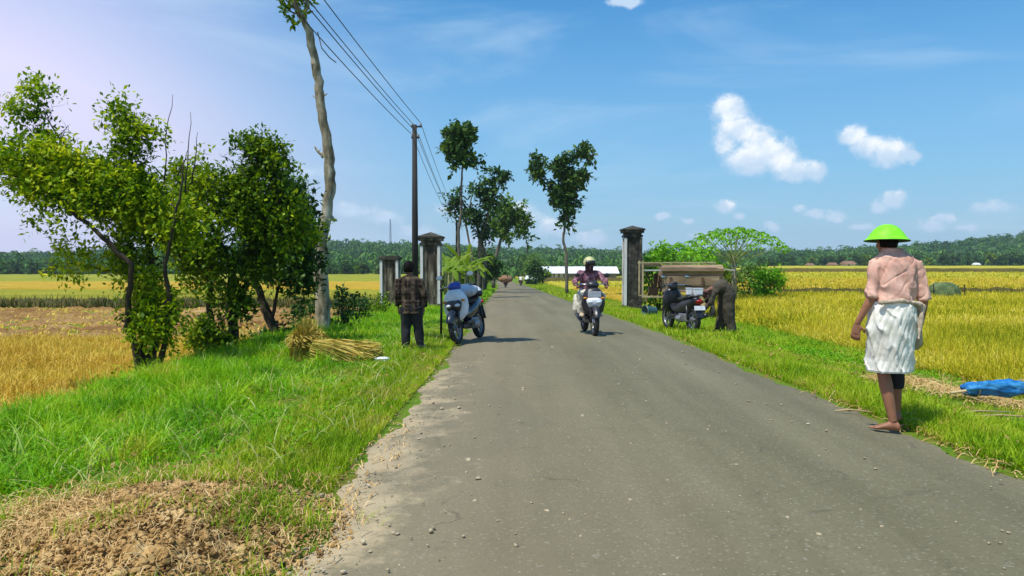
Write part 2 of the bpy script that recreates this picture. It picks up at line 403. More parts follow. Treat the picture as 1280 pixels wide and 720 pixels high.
# old patches and a hair crack or two
pv = t('ShaderNodeTexVoronoi', {'Vector': t('ShaderNodeMapping', {0: g, 3: (.35, .11, 1)}).outputs[0], 'Scale': 1.0, 'Randomness': 1.0}, feature='F1')
pk = t.smooth(t('ShaderNodeSeparateColor', {0: pv.outputs['Color']}).outputs[1], .35, .9)
c = t.mix(t.math('MULTIPLY', pk, .22), c, (.095, .09, .078, 1))
b = t('ShaderNodeBsdfPrincipled', {'Base Color': c, 'Roughness': .88, 'Specular IOR Level': .25})
hh = t.math('ADD', t.math('MULTIPLY', agg.outputs['Distance'], -.5), t.math('MULTIPLY', grain, .5))
t.l.new(t('ShaderNodeBump', {'Height': hh, 'Strength': .6, 'Distance': .003}).outputs[0], b.inputs['Normal'])
t.l.new(b.outputs[0], out.inputs[0]); M_asph = m
yr = np.concatenate([np.arange(-12, 2, .5), np.arange(2, 24, .06), np.geomspace(24, 300, 150)])
V = []; u = np.linspace(0, 1, 9)
for y in yr:
    wob = 0.05 * math.sin(y * 1.9) + .04 * math.sin(y * 4.7 + 1) + .02 * math.sin(y * 11.3)
    wo2 = 0.05 * math.sin(y * 1.5 + 2) + .03 * math.sin(y * 5.3) + .02 * math.sin(y * 12.7)
    a, b_ = float(rl(y)) + wob + rng.normal() * .012, float(rr(y)) + wo2 + rng.normal() * .012
    xs = a + (b_ - a) * u; crown = .03 * (1 - (2 * u - 1) ** 2) * (1 if y < 60 else .3)
    V.append(np.stack([xs, np.full_like(xs, y), float(zroad(y)) + crown - .006 + np.where((u == 0) | (u == 1), -.035, 0)], 1))
nc = 9; V = np.concatenate(V); i = np.arange(len(yr) - 1)[:, None] * nc + np.arange(nc - 1)[None]
tag(np_mesh('road', V, np.stack([i, i + 1, i + nc + 1, i + nc], -1).reshape(-1, 4), M_asph, smooth=True), kind='structure')
# fields: bumpy sheets of standing or cut rice ---------------------------
def field(name, xa, xb, y0, y1, h, mat_, nx=120, ny=60, rough=.06, f=3.0, base=None):
    """xa,xb: functions of y for near and far side edges; top h above the ground, with closed skirts"""
    yy = np.linspace(y0, y1, ny) if y1 / max(y0, 1) < 3 else np.geomspace(y0, y1, ny); rows = []
    for j, y in enumerate(yy):
        q = np.linspace(0, 1, nx) ** 1.8; x = xa(y) + (xb(y) - xa(y)) * q; Y = np.full(nx, y)
        hf = np.minimum(1, .15 + np.abs(x - x[0]) / 1.3) if h < .3 and y < 45 else 1.
        z = gz(x, Y) + h * hf + rough * (lump(x, Y, f) * .6 + lump(x + 9, Y * 1.3, f * 2.7) * .4) + rng.normal(size=nx) * rough * .25
        e = np.zeros(nx); e[[0, -1]] = 1
        if j in (0, ny - 1): e[:] = 1
        z = np.where(e > 0, gz(x, Y) - .05, z); rows.append(np.stack([x, Y, z], 1))
    V = np.concatenate(rows); i = np.arange(ny - 1)[:, None] * nx + np.arange(nx - 1)[None]
    o = np_mesh(name, V, np.stack([i, i + 1, i + nx + 1, i + nx], -1).reshape(-1, 4), mat_, smooth=True)
    return tag(o, kind='structure')
def fieldmat(name, stops, s1=.25, s2=3.0, s3=18.0, bump=.08):
    m, t, out = newmat(name); g = t('ShaderNodeNewGeometry').outputs['Position']
    v = t('ShaderNodeMapping', {0: g, 3: (.45, 1, 1)}).outputs[0]
    a = t('ShaderNodeTexNoise', {'Vector': v, 'Scale': s1, 'Detail': 4.}).outputs[0]
    b_ = t('ShaderNodeTexNoise', {'Vector': g, 'Scale': s2, 'Detail': 6., 'Roughness': .7}).outputs[0]
    c_ = t('ShaderNodeTexNoise', {'Vector': g, 'Scale': s3, 'Detail': 6., 'Roughness': .75}).outputs[0]
    f = t.math('ADD', t.math('ADD', t.math('MULTIPLY', a, .4), t.math('MULTIPLY', b_, .3)), t.math('MULTIPLY', c_, .3))
    b = t('ShaderNodeBsdfPrincipled', {'Base Color': t.ramp(f, stops), 'Roughness': .9, 'Specular IOR Level': .2})
    t.l.new(t('ShaderNodeBump', {'Height': c_, 'Strength': 1., 'Distance': bump}).outputs[0], b.inputs['Normal'])
    t.l.new(b.outputs[0], out.inputs[0]); return m
F_gold = fieldmat('ripe_rice_gold', [(.40, (.22, .17, .006)), (.5, (.50, .38, .012)), (.58, (.64, .52, .03))])
F_stub = fieldmat('stubble_gold', [(.36, (.38, .20, .02)), (.5, (.56, .34, .04)), (.62, (.66, .46, .09))])
F_oran = fieldmat('ripe_rice_orange', [(.36, (.34, .21, .012)), (.5, (.48, .31, .02)), (.62, (.52, .38, .04))])
F_yell = fieldmat('rice_yellow_green', [(.36, (.28, .25, .010)), (.5, (.42, .37, .02)), (.62, (.52, .45, .05))])
F_olive = fieldmat('rice_olive', [(.36, (.18, .19, .008)), (.5, (.28, .27, .012)), (.62, (.38, .34, .03))])
F_green = fieldmat('rice_green', [(.36, (.17, .20, .008)), (.5, (.26, .27, .012)), (.62, (.36, .34, .03))])
F_brown = fieldmat('cut_field_brown', [(.36, (.22, .10, .025)), (.47, (.38, .20, .06)), (.56, (.52, .31, .11)), (.66, (.70, .50, .24))], s1=.5, s2=1.6, s3=7., bump=.2)
F_bund = fieldmat('bund_dark', [(.36, (.05, .06, .012)), (.5, (.10, .085, .02)), (.62, (.17, .12, .03))])
LA = lambda y: rl(y) - 4.7; LB = lambda y: -(y * 1.25 + 30)
field('stubble_field', LA, LB, -6, 20.6, .03, F_stub, 200, 160, .05, 4.)
field('harvested_field', lambda y: rl(y) - 5.3, LB, 20.7, 39, .02, F_brown, 220, 90, .13, 2.3)
field('bund', lambda y: rl(y) - 4.6, LB, 39.2, 41.5, .32, F_bund, 260, 10, .16, 1.8)
field('rice_field', lambda y: rl(y) - 4.6, LB, 42, 64, .3, F_olive, 180, 50, .08)
field('rice_field', lambda y: rl(y) - 4.4, LB, 65, 100, .35, F_oran, 180, 40, .08)
field('rice_field', lambda y: rl(y) - 4.2, LB, 101, 260, .35, F_green, 160, 40, .08)
RA = lambda y: rr(y) + 4.3; RB = lambda y: y * 1.25 + 40
field('rice_field', RA, RB, 5, 42, .22, F_gold, 220, 200, .07, 5.)
field('bund', lambda y: rr(y) + 3.6, RB, 42.3, 43.6, .40, F_bund, 260, 8, .12, 1.8)
field('rice_field', lambda y: rr(y) + 3.4, RB, 44, 78, .32, F_oran, 180, 50, .08)
field('rice_field', lambda y: rr(y) + 3.2, RB, 79, 125, .34, F_yell, 160, 40, .08)
field('bund', lambda y: rr(y) + 3.2, RB, 126, 128, .9, F_bund, 160, 6, .12, 1.)
field('rice_field', lambda y: rr(y) + 3.2, RB, 129, 200, .5, F_olive, 140, 30, .08)
field('rice_field', lambda y: rr(y) + 3.2, RB, 201, 330, .5, F_yell, 140, 30, .08)
# hills ---------------------------------------------------------------
RPX = np.array([-1400, -600, -200, 0, 100, 200, 330, 430, 480, 560, 640, 760, 860, 960, 1050, 1120, 1180, 1230, 1290, 1500, 2000, 2800])
RPY = np.array([322, 314, 320, 321, 318, 313, 307, 306, 307, 311, 316, 318, 320, 319, 317, 313, 307, 300, 295, 287, 303, 317])
def base_d(px): return np.interp(px, [-1400, 0, 500, 640, 760, 900, 1000, 2800], [215, 225, 225, 215, 220, 290, 335, 335])
def hill_z(px, d):
    db = base_d(px); Hh = CAMH + (328 - np.interp(px, RPX, RPY)) / 950 * 620
    zb = gz((px - 640) / 950 * db, db + 0 * px) - .3
    t_ = (d - db) / (620 - db); z = zb + (Hh - zb) * np.clip(t_, 0, 1) ** 1.25
    z = z + 1.2 * lump(px * .012, d * .012, 1.3) * np.clip(t_ * 2, 0, 1) * np.clip(3 - t_ * 2, 0, 1)
    return np.where(t_ > 1, Hh - (d - 620) * .03, z) - np.where(t_ < 0, 1.5, 0)
px_ = np.concatenate([np.linspace(-900, -50, 30), np.linspace(0, 1280, 160), np.linspace(1330, 2150, 30)])
tt = np.concatenate([[-.06], np.linspace(0, 1, 36), [1.3, 1.8]]); rows = []
for q in tt:
    d = base_d(px_) + (620 - base_d(px_)) * q; rows.append(np.stack([(px_ - 640) / 950 * d, d, hill_z(px_, d)], 1))
V = np.concatenate(rows); nx = len(px_); i = np.arange(len(tt) - 1)[:, None] * nx + np.arange(nx - 1)[None]
M_hill = mat('hill_scrub', [(.3, (.035, .07, .022)), (.55, (.06, .12, .03)), (.7, (.09, .15, .04))], scale=.03, rough=.95, bump=1., bscale=.3, spec=.1)
tag(np_mesh('hills', V, np.stack([i, i + 1, i + nx + 1, i + nx], -1).reshape(-1, 4), M_hill, smooth=True), kind='structure')
# forest on the hills: one mass --------------------------------------
def crown_template(r_, faces, kind):
    pos = unit(r_.normal(size=(faces, 3))) * (r_.uniform(.55, 1, (faces, 1)) ** .5); pos[:, 2] *= (.85 if kind else 1.15)
    lum = 1 + .22 * np.sin(pos[:, 0] * 4 + kind) * np.sin(pos[:, 1] * 4.4 + 2) + .15 * np.sin(pos[:, 2] * 6); pos *= lum[:, None]
    nrm = unit(pos + r_.normal(size=pos.shape) * .45); a = unit(np.cross(nrm, r_.normal(size=pos.shape))); b_ = np.cross(nrm, a); s_ = r_.uniform(.16, .30, (faces, 1))
    V = np.stack([pos - a * s_, pos - b_ * s_ * .8, pos + a * s_, pos + b_ * s_ * .8], 1).reshape(-1, 3)
    return V, np.arange(4 * faces).reshape(-1, 4)
def palm_template(r_):
    P_ = []; F_ = []; n = 0
    for k in range(13):
        a = k * 2.4 + r_.uniform(-.2, .2); e = r_.uniform(.1, .9); pv = None
        for s_ in range(5):
            q = s_ / 4; rad = 1.0 * q; z = e * q - (.9) * q * q; w_ = .16 * (1 - q * .7)
            c = np.array([math.cos(a) * rad, math.sin(a) * rad, z + .9]); sd = np.array([-math.sin(a), math.cos(a), 0]) * w_
            P_ += [c - sd, c + sd]
        for s_ in range(4): F_.append([n + 2 * s_, n + 2 * s_ + 1, n + 2 * s_ + 3, n + 2 * s_ + 2])
        n += 10
    for k in range(4):
        a = k * math.pi / 2; c = np.array([math.cos(a), math.sin(a), 0]) * .035; P_.append(c + [0, 0, -1.6]); P_.append(c + [0, 0, .95])
    for k in range(4): F_.append([n + 2 * k, n + 2 * ((k + 1) % 4), n + 2 * ((k + 1) % 4) + 1, n + 2 * k + 1])
    return np.array(P_), np.array(F_)
tmpl = [crown_template(rng, 70, k % 2) for k in range(6)]; ptm = [palm_template(rng) for _ in range(3)]
def forest(n, px0, px1, t0, t1, tp, big, seed, palm=.12):
    r_ = np.random.default_rng(seed); out_ = []
    px = r_.uniform(px0, px1, n); t_ = t0 + (t1 - t0) * r_.uniform(0, 1, n) ** tp; d = base_d(px) + (620 - base_d(px)) * t_
    z = hill_z(px, d); x = (px - 640) / 950 * d; sc_ = r_.uniform(*big, n)
    for k in range(n):
        if r_.uniform() < palm: v, f = ptm[k % 3]; s_ = np.array([1, 1, 1.0]) * sc_[k] * 1.05; off = sc_[k] * 1.5
        else: v, f = tmpl[k % 6]; s_ = np.array([1, 1, r_.uniform(.8, 1.25)]) * sc_[k]; off = sc_[k] * .7
        a = r_.uniform(0, 6.28); ca, sa = math.cos(a), math.sin(a); q = v * s_
        out_.append((np.stack([q[:, 0] * ca - q[:, 1] * sa + x[k], q[:, 0] * sa + q[:, 1] * ca + d[k], q[:, 2] + z[k] + off], 1), f))
    return join_geo(out_)
M_for = leafmat('forest_leaf', [(.018, .06, .014, 1), (.045, .125, .022, 1), (.085, .20, .03, 1), (.16, .29, .05, 1)], transl=.15, nscale=.035, nmix=.6, rough=.7, spec=.15)
V, Fq = join_geo([forest(4200, -420, 1700, .0, 1.0, 1.0, (1.3, 3.0), 1, .07), forest(1300, -420, 1700, .75, 1.02, 1.0, (1.2, 3.3), 2, .05), forest(1000, -200, 1500, .0, .22, 1.0, (1.1, 2.7), 3, .2), forest(200, -880, -400, 0, 1, 1, (3, 5), 4), forest(200, 1700, 2130, 0, 1, 1, (3, 5), 5)])
tag(np_mesh('forest', V, Fq, M_for), kind='stuff')
# grass of the verges ---------------------------------------------------
M_grass = leafmat('verge_grass', [(.055, .17, .003, 1), (.13, .36, .003, 1), (.22, .46, .005, 1), (.34, .54, .008, 1), (.46, .46, .05, 1)], transl=.3, nscale=1.5, nmix=.75)
M_grass2 = leafmat('short_grass', [(.13, .26, .004, 1), (.22, .38, .005, 1), (.30, .44, .008, 1), (.42, .46, .03, 1), (.52, .44, .12, 1)], transl=.3, nscale=1.2, nmix=.6)
def in_mound(x, y): return ((x + 1.75) / .95) ** 2 + ((y - 4.1) / .85) ** 2 < 1
TROD = [(-1.76, 13.2, .55), (-1.3, 15.2, .35), (4.1, 17.5, .8), (4.9, 17.5, .5), (-2.6, 11.2, .35), (-1.9, 11.1, .3), (3.5, 6.55, .3)]
def trod(p, r_=rng):
    k = np.ones(len(p), bool)
    for x, y, q in TROD: k &= ~((((p[:, 0] - x) ** 2 + (p[:, 1] - y) ** 2) < q * q) & (r_.uniform(size=len(p)) < .82))
    return p[k]
def dens_keep(p, f, r_=rng):
    return p[r_.uniform(size=len(p)) < f(p[:, 0], p[:, 1])]
parts = []
# tall lush grass, left
def clump_noise(x, y): return .5 + .5 * lump(x, y, 2.3) * .7 + .3 * lump(x + 3, y + 5, 5.1) * .5
p = scatter(60000, lambda y, u: rl(y) - .02 - 4.8 * u, 2.6, 13, 1.15); p = trod(p[~in_mound(p[:, 0], p[:, 1])])
dl = rl(p[:, 1]) - p[:, 0]; cnz = clump_noise(p[:, 0], p[:, 1])
keep = rng.uniform(size=len(p)) < np.clip(.35 + .9 * cnz, 0, 1); p, dl, cnz = p[keep], dl[keep], cnz[keep]
h = (.055 + .145 * sm((dl - .4) / 2.2)) * (.25 + 1.25 * cnz) * rng.uniform(.5, 1.5, len(p))
parts.append(blades_geo(p, h, rng.uniform(.006, .013, len(p)), rng.uniform(.2, 1.1, len(p))))
p = trod(scatter(52000, lambda y, u: rl(y) - .02 - 4.8 * u, 13, 34, 1.1)); dl = rl(p[:, 1]) - p[:, 0]; cnz = clump_noise(p[:, 0], p[:, 1])
parts.append(blades_geo(p, (.10 + .17 * sm((dl - .6) / 2)) * (.6 + .8 * cnz) * rng.uniform(.6, 1.3, len(p)), rng.uniform(.014, .028, len(p)), rng.uniform(.2, 1., len(p)), segs=2))
p = scatter(30000, lambda y, u: rl(y) - .02 - 5.2 * u, 34, 110, 1.2)
parts.append(blades_geo(p, rng.uniform(.12, .35, len(p)), rng.uniform(.05, .10, len(p)), rng.uniform(.2, .9, len(p)), segs=2))
c = scatter(190, lambda y, u: rl(y) - 1.5 - 3.4 * u, 3.6, 15, 1.); c = c[((c[:, 0] + 4.2) / 2.2) ** 2 + ((c[:, 1] - 7) / 5) ** 2 < rng.uniform(.2, 1.6, len(c))]
q = np.repeat(c, 70, 0); q = q + rng.normal(size=q.shape) * [.10, .10, 0]
parts.append(blades_geo(q, rng.uniform(.15, .38, len(q)), rng.uniform(.007, .014, len(q)), rng.uniform(.2, 1.2, len(q)), segs=4))
V, Fq = join_geo(parts); tag(np_mesh('grass', V, Fq, M_grass), kind='stuff')
M_dryg = leafmat('bleached_grass', [(.34, .40, .10, 1), (.55, .58, .22, 1), (.62, .52, .22, 1)], transl=.35, nscale=2)
p = scatter(3800, lambda y, u: rl(y) - .1 - 5.2 * u, 3, 22, 1.1); p = p[~in_mound(p[:, 0], p[:, 1])]
V, Fq = blades_geo(p, rng.uniform(.10, .36, len(p)), rng.uniform(.007, .016, len(p)), rng.uniform(.4, 1.6, len(p)), segs=4)
tag(np_mesh('bleached_grass', V, Fq, M_dryg), kind='stuff')
parts = []
# shorter trodden grass and its ragged edges, both sides
p = scatter(42000, lambda y, u: rl(y) + .05 - 1.0 * u ** 1.3, 3.0, 20, 1.2); p = p[~in_mound(p[:, 0], p[:, 1])]
p = p[(p[:, 1] > 4.7) | (p[:, 0] < -1.3)]
parts.append(blades_geo(p, rng.uniform(.05, .15, len(p)), rng.uniform(.005, .011, len(p)), rng.uniform(.2, .9, len(p))))
p = scatter(90000, lambda y, u: rr(y) - .05 + 4.6 * u ** 1.15, 3.5, 14, 1.1); cnz = clump_noise(p[:, 0], p[:, 1])
dr_ = p[:, 0] - rr(p[:, 1])
bare = (dr_ > 1.2) & (dr_ < 3.6) & (p[:, 1] < 12.5)   # the straw-strewn strip
keep = ~(bare & (rng.uniform(size=len(p)) < .6)); p, cnz, dr_ = p[keep], cnz[keep], dr_[keep]
parts.append(blades_geo(p, (.07 + .10 * np.exp(-((dr_ - .25) / .4) ** 2)) * (.6 + .7 * cnz) * rng.uniform(.6, 1.4, len(p)), rng.uniform(.006, .012, len(p)), rng.uniform(.2, 1., len(p))))
p = trod(scatter(60000, lambda y, u: rr(y) - .05 + 4.8 * u, 14, 45, 1.2))
parts.append(blades_geo(p, rng.uniform(.06, .2, len(p)), rng.uniform(.015, .03, len(p)), rng.uniform(.2, .9, len(p)), segs=2))
p = scatter(16000, lambda y, u: rr(y) - .05 + 4.2 * u, 45, 140, 1.2)
parts.append(blades_geo(p, rng.uniform(.1, .3, len(p)), rng.uniform(.06, .12, len(p)), rng.uniform(.2, .9, len(p)), segs=2))
V, Fq = join_geo(parts); tag(np_mesh('short_grass', V, Fq, M_grass2), kind='stuff')
# leafy ground cover (broad little weeds) -----------------------------------
M_weed = leafmat('weed_leaf', [(.10, .28, .004, 1), (.15, .38, .005, 1), (.22, .46, .008, 1)], transl=.3, nscale=1.5)
p = scatter(1300, lambda y, u: rl(y) - .4 - 4.4 * u, 3, 26, 1.1); p = p[((p[:, 0] + 1.85) / 1.25) ** 2 + ((p[:, 1] - 4.0) / 1.35) ** 2 > 1]
pp = np.repeat(p, 14, 0) + rng.normal(size=(len(p) * 14, 3)) * [.08, .08, .035] + [0, 0, .09]
p2 = scatter(1500, lambda y, u: rr(y) + 1.3 + 2.6 * u, 11, 26, 1.); pp2 = np.repeat(p2, 12, 0) + rng.normal(size=(len(p2) * 12, 3)) * [.08, .08, .03] + [0, 0, .07]
pp = np.concatenate([pp, pp2])
V, Fq = leaves_geo(pp, rng.uniform(.02, .05, len(pp)), up_bias=.8, aspect=.6); tag(np_mesh('weeds', V, Fq, M_weed), kind='stuff')
# rice standing on the right ------------------------------------------------
M_rice = leafmat('rice_stalks', [(.15, .20, .006, 1), (.34, .38, .012, 1), (.54, .50, .018, 1), (.70, .58, .05, 1), (.85, .74, .20, 1)], transl=.25, nscale=.22, nmix=.42, rough=.6)
M_dead = leafmat('dead_leaf', [(.18, .09, .03, 1), (.34, .20, .07, 1), (.46, .30, .12, 1)], transl=.1, rough=.8)
p = scatter(1500, lambda y, u: rl(y) + .1 - 5.0 * u ** 1.4, 3, 18, 1.2); p3 = scatter(900, lambda y, u: rr(y) - .25 + 3.5 * u ** 1.5, 4, 16, 1.2); p = np.concatenate([p, p3]); p[:, 2] += rng.uniform(.01, .10, len(p))
V, Fq = leaves_geo(p, rng.uniform(.02, .06, len(p)), up_bias=.7, aspect=.6); tag(np_mesh('dead_leaves', V, Fq, M_dead), kind='stuff')
def rice(n, y0, y1, yp, k, hs, ww, x1=lambda y: y * .72 + 1.5, x0=lambda y: rr(y) + 4.0, segs=3):
    c = scatter(n, lambda y, u: x0(y) + np.maximum(x1(y) - x0(y), .2) * u, y0, y1, yp); ok = c[:, 0] < x1(c[:, 1]); c = c[ok]
    q = np.repeat(c, k, 0); m_ = len(q); q = q + rng.normal(size=(m_, 3)) * [.045, .045, 0]
    h = rng.uniform(hs[0], hs[1], m_); st = rng.uniform(size=m_) < .45
    ed_ = np.clip((q[:, 0] - x0(q[:, 1])) / 1.1, 0, 1); h = h * (.5 + .5 * ed_)
    lean = np.where(st, rng.uniform(.5, 1.1, m_), rng.uniform(.08, .45, m_))
    return blades_geo(q, h, rng.uniform(ww[0], ww[1], m_) * np.where(st, 1.3, 1.), lean, segs=segs, tip=.5)
V, Fq = join_geo([rice(1600, 4.0, 9.5, 1., 18, (.30, .56), (.008, .016), x1=lambda y: y * .9 + 6), rice(5600, 9.5, 21, 1.1, 20, (.30, .56), (.008, .016)), rice(9000, 21, 42, 1.1, 10, (.30, .52), (.018, .036), segs=2),
                  rice(7000, 44, 78, 1.1, 5, (.36, .56), (.06, .10), segs=2), rice(5000, 79, 125, 1.1, 4, (.4, .62), (.10, .18), segs=2)])
tag(np_mesh('rice_plants', V, Fq, M_rice), kind='stuff')
# stubble on the left -----------------------------------------------------------
M_stub = leafmat('rice_stubble', [(.48, .28, .02, 1), (.64, .42, .04, 1), (.76, .56, .13, 1), (.54, .46, .03, 1)], transl=.2, nscale=.5, nmix=.4, rough=.7)
lx1 = lambda y: -(y * .75 + 1.5); lx0 = lambda y: rl(y) - 4.3
V, Fq = join_geo([rice(6500, 6, 24.5, 1.0, 15, (.16, .42), (.008, .018), lx1 and (lambda y: lx0(y)), lx1) if False else
                  (lambda c: blades_geo(np.repeat(c, 15, 0) + rng.normal(size=(len(c) * 15, 3)) * [.05, .05, 0], rng.uniform(.14, .40, len(c) * 15), rng.uniform(.008, .02, len(c) * 15), rng.uniform(.1, .9, len(c) * 15), tip=.5))(
                      scatter(7000, lambda y, u: lx0(y) + (lx1(y) - lx0(y)) * u, 6.8, 20.6, 1.0)),
                  (lambda c: blades_geo(np.repeat(c, 8, 0) + rng.normal(size=(len(c) * 8, 3)) * [.3, .3, 0], rng.uniform(.08, .25, len(c) * 8), rng.uniform(.03, .07, len(c) * 8), rng.uniform(.5, 2.0, len(c) * 8), segs=2, tip=.5))(
                      scatter(520, lambda y, u: lx0(y) + (lx1(y) - lx0(y)) * u, 21, 39, 1.0))])
tag(np_mesh('stubble', V, Fq, M_stub), kind='stuff')
M_bgr = leafmat('bund_grass', [(.04, .06, .012, 1), (.08, .10, .02, 1), (.16, .12, .03, 1)], transl=.2)
pr = []
for (x0, x1, y0, y1, n, hh) in ((lambda y: rl(y) - 5, lx1, 38.8, 41.8, 5000, (.2, .8)), (lambda y: rr(y) + 4, lambda y: y * .72, 42, 44, 2500, (.3, .75))):
    c = scatter(n, lambda y, u: x0(y) + (x1(y) - x0(y)) * u, y0, y1, 1.)
    pr.append(blades_geo(c, rng.uniform(*hh, len(c)), rng.uniform(.04, .1, len(c)), rng.uniform(.1, .8, len(c)), segs=2))
V, Fq = join_geo(pr); tag(np_mesh('bund_grass', V, Fq, M_bgr), kind='stuff')
# soil heap at the kerbless left edge, loose stones, straw --------------------------
M_dirt = mat('dug_soil', [(.3, (.16, .085, .03)), (.46, (.34, .20, .07)), (.58, (.50, .32, .13)), (.72, (.66, .49, .24))], scale=9., rough=.95, bump=.02, bscale=40., spec=.1)
n = 230; xs = np.linspace(-3.15, -.72, n); yy = np.linspace(2.7, 5.35, n); X, Y = np.meshgrid(xs, yy)
rad = np.sqrt(((X + 1.85) / 1.15) ** 2 + ((Y - 4.0) / 1.2) ** 2) + .12 * lump(X, Y, 5.)
Z = np.zeros_like(X); base_ = gz(X, Y)
for a in range(n):
    for c_ in range(n):
        v = Vector((X[a, c_] * 12, Y[a, c_] * 12, 0)); q = noise.noise(v) * .5 + noise.noise(v * 2.3) * .35 + abs(noise.noise(v * .55 + Vector((4, 3, 0)))) * .5
        Z[a, c_] = q
prof = 1 - sm((rad - .25) / .75); Z = base_ - .05 + prof * (.09 + .10 * Z) + (prof > .02) * .012
V = np.stack([X, Y, Z], -1).reshape(-1, 3); i = np.arange(n - 1)[:, None] * n + np.arange(n - 1)[None]
heap = thing('soil_heap', 'heap of dug brown earth clods at the road edge beside the grass', 'dirt heap')
np_mesh('soil', V, np.stack([i, i + 1, i + n + 1, i + n], -1).reshape(-1, 4), M_dirt, heap, smooth=True)
def rocks(pts, size, mat_, name, parent=None, kind='stuff', flat=.7):
    b0 = MB().ball((0, 0, 0), 1, 6, 5); bv = np.array(b0.v); tri = []
    for f in b0.f: tri += [list(f) if len(f) == 4 else [f[0], f[1], f[2], f[2]]]
    quads = [f for f in tri if len(set(f)) == 4]; caps = [f for f in tri if len(set(f)) == 3]
    Vs = []; Fs = []
    for k, p in enumerate(pts):
        s_ = size[k]; v = bv * (1 + rng.normal(size=(len(bv), 1)) * .26) * [s_ * rng.uniform(.7, 1.4), s_ * rng.uniform(.7, 1.3), s_ * flat * rng.uniform(.6, 1.2)]
        a = rng.uniform(0, 6.28); ca, sa = math.cos(a), math.sin(a)
        Vs.append(np.stack([v[:, 0] * ca - v[:, 1] * sa, v[:, 0] * sa + v[:, 1] * ca, v[:, 2]], 1) + p)
    nb = len(bv); Fa = []
    for f in quads: Fa += [[f[0], f[1], f[2]], [f[0], f[2], f[3]]]
    for f in caps: Fa.append(f[:3])
    Fa = np.array(Fa); Fs = np.concatenate([Fa + k * nb for k in range(len(pts))])
    return tag(np_mesh(name, np.concatenate(Vs), Fs, mat_, parent), kind=kind)
k = 9000; q = rng.normal(size=(k, 2)) * [.6, .56] + [-1.85, 4.0]; rr2 = np.sqrt(((q[:, 0] + 1.85) / 1.1) ** 2 + ((q[:, 1] - 4.0) / 1.15) ** 2); q = q[rr2 < .97]
zz = np.interp(np.sqrt(((q[:, 0] + 1.85) / 1.15) ** 2 + ((q[:, 1] - 4.0) / 1.2) ** 2), [0, .25, 1], [.15, .13, .01])
rocks(np.stack([q[:, 0], q[:, 1], gz(q[:, 0], q[:, 1]) - .03 + zz], 1), rng.gamma(1.1, .0042, len(q)) + .0025, M_dirt, 'earth_clods', heap)
M_peb = mat('pebble', [(.3, (.22, .17, .10)), (.5, (.36, .29, .18)), (.7, (.52, .44, .30))], scale=5., rough=.85)
k = 1000; y = rng.uniform(2.6, 17, k) ; y = 2.6 + (y - 2.6) * rng.uniform(size=k) ** .7; x = rl(y) + rng.exponential(.42, k) - .12; ok = x < 3.4
z_road = zroad(y) + .0
pts = np.stack([x, y, z_road + .002 + .02 * np.clip((x + 1.1) / 2, 0, 1)], 1)[ok]
k2 = 500; y2 = 2.6 + 12 * rng.uniform(size=k2) ** 1.3; x2 = rl(y2) + (rr(y2) - rl(y2)) * rng.uniform(size=k2)
pts = np.concatenate([pts, np.stack([x2, y2, zroad(y2) + .022], 1)])
rocks(pts, rng.gamma(1.5, .0030, len(pts)) + .002, M_peb, 'gravel')
M_straw = leafmat('dry_straw', [(.42, .25, .09, 1), (.58, .38, .15, 1), (.72, .52, .26, 1)], transl=.1, rough=.7)
def straw(c, rx, ry, n, L=(.15, .45), hz=.06, wd=(.004, .009)):
    a = rng.uniform(0, 6.28, n); r_ = np.sqrt(rng.uniform(size=n)); x = c[0] + rx * r_ * np.cos(a); y = c[1] + ry * r_ * np.sin(a)
    pos = np.stack([x, y, gz(x, y) + hz * rng.uniform(.2, 1, n)], 1); d = rng.normal(size=(n, 3)) * [1, 1, .12]
    return leaves_geo(pos, rng.uniform(*L, n), up_bias=.5, aspect=.03, dirs=unit(d)) if False else _sticks(pos, unit(d), rng.uniform(*L, n), rng.uniform(*wd, n))
def _sticks(pos, d, L, wd):
    n = len(pos); sd = unit(np.cross(d, np.array([0, 0, 1.]) + rng.normal(size=(n, 3)) * .3)); lv = []; bend = rng.normal(size=(n, 1)) * .18
    for k in range(4):
        t_ = k / 3; c = pos + d * (L * t_)[:, None] + sd * bend * (L * math.sin(math.pi * t_))[:, None] + np.array([0, 0, 1.]) * (.03 * math.sin(math.pi * t_))
        lv += [c - sd * wd[:, None] / 2, c + sd * wd[:, None] / 2]
    V = np.stack(lv, 1).reshape(-1, 3); b_ = (np.arange(n) * 8)[:, None]
    return V, np.stack([b_ + np.array([2 * k, 2 * k + 1, 2 * k + 3, 2 * k + 2]) for k in range(3)], 1).reshape(-1, 4)
V, Fq = join_geo([straw((-2.75, 4.15), .55, .45, 1500, (.08, .26), .06, (.003, .006)), straw((6.0, 9.2), 1.7, 1.1, 2600, (.08, .3), .05), straw((6.4, 11.5), 1.2, .9, 900, (.08, .3), .05), straw((-1.8, 4.0), 1.0, 1.0, 1500, (.02, .10), .15, (.002, .005)),
                  straw((-1.05, 5.2), .25, 1.8, 160, (.04, .14), .02), straw((3.55, 8), .15, 5, 420, (.05, .25), .03)])
tag(np_mesh('dry_straw', V, Fq, M_straw), kind='stuff')
c = scatter(700, lambda y, u: -3.0 + 2.2 * u, 2.9, 5.2, 1.); c = c[rng.uniform(size=len(c)) < np.clip(.25 + 1.0 * lump(c[:, 0] * 1.5, c[:, 1] * 1.5, 2.2), 0, 1)]
q = np.repeat(c, 14, 0); q = q + rng.normal(size=q.shape) * [.05, .05, 0]; q[:, 2] += .11 * np.clip(1 - ((q[:, 0] + 1.85) ** 2 + (q[:, 1] - 4.0) ** 2) / 1.2, 0, 1)
V, Fq = blades_geo(q, rng.uniform(.04, .13, len(q)), rng.uniform(.004, .009, len(q)), rng.uniform(.3, 1.2, len(q))); tag(np_mesh('sprouting_grass', V, Fq, M_grass2), kind='stuff')
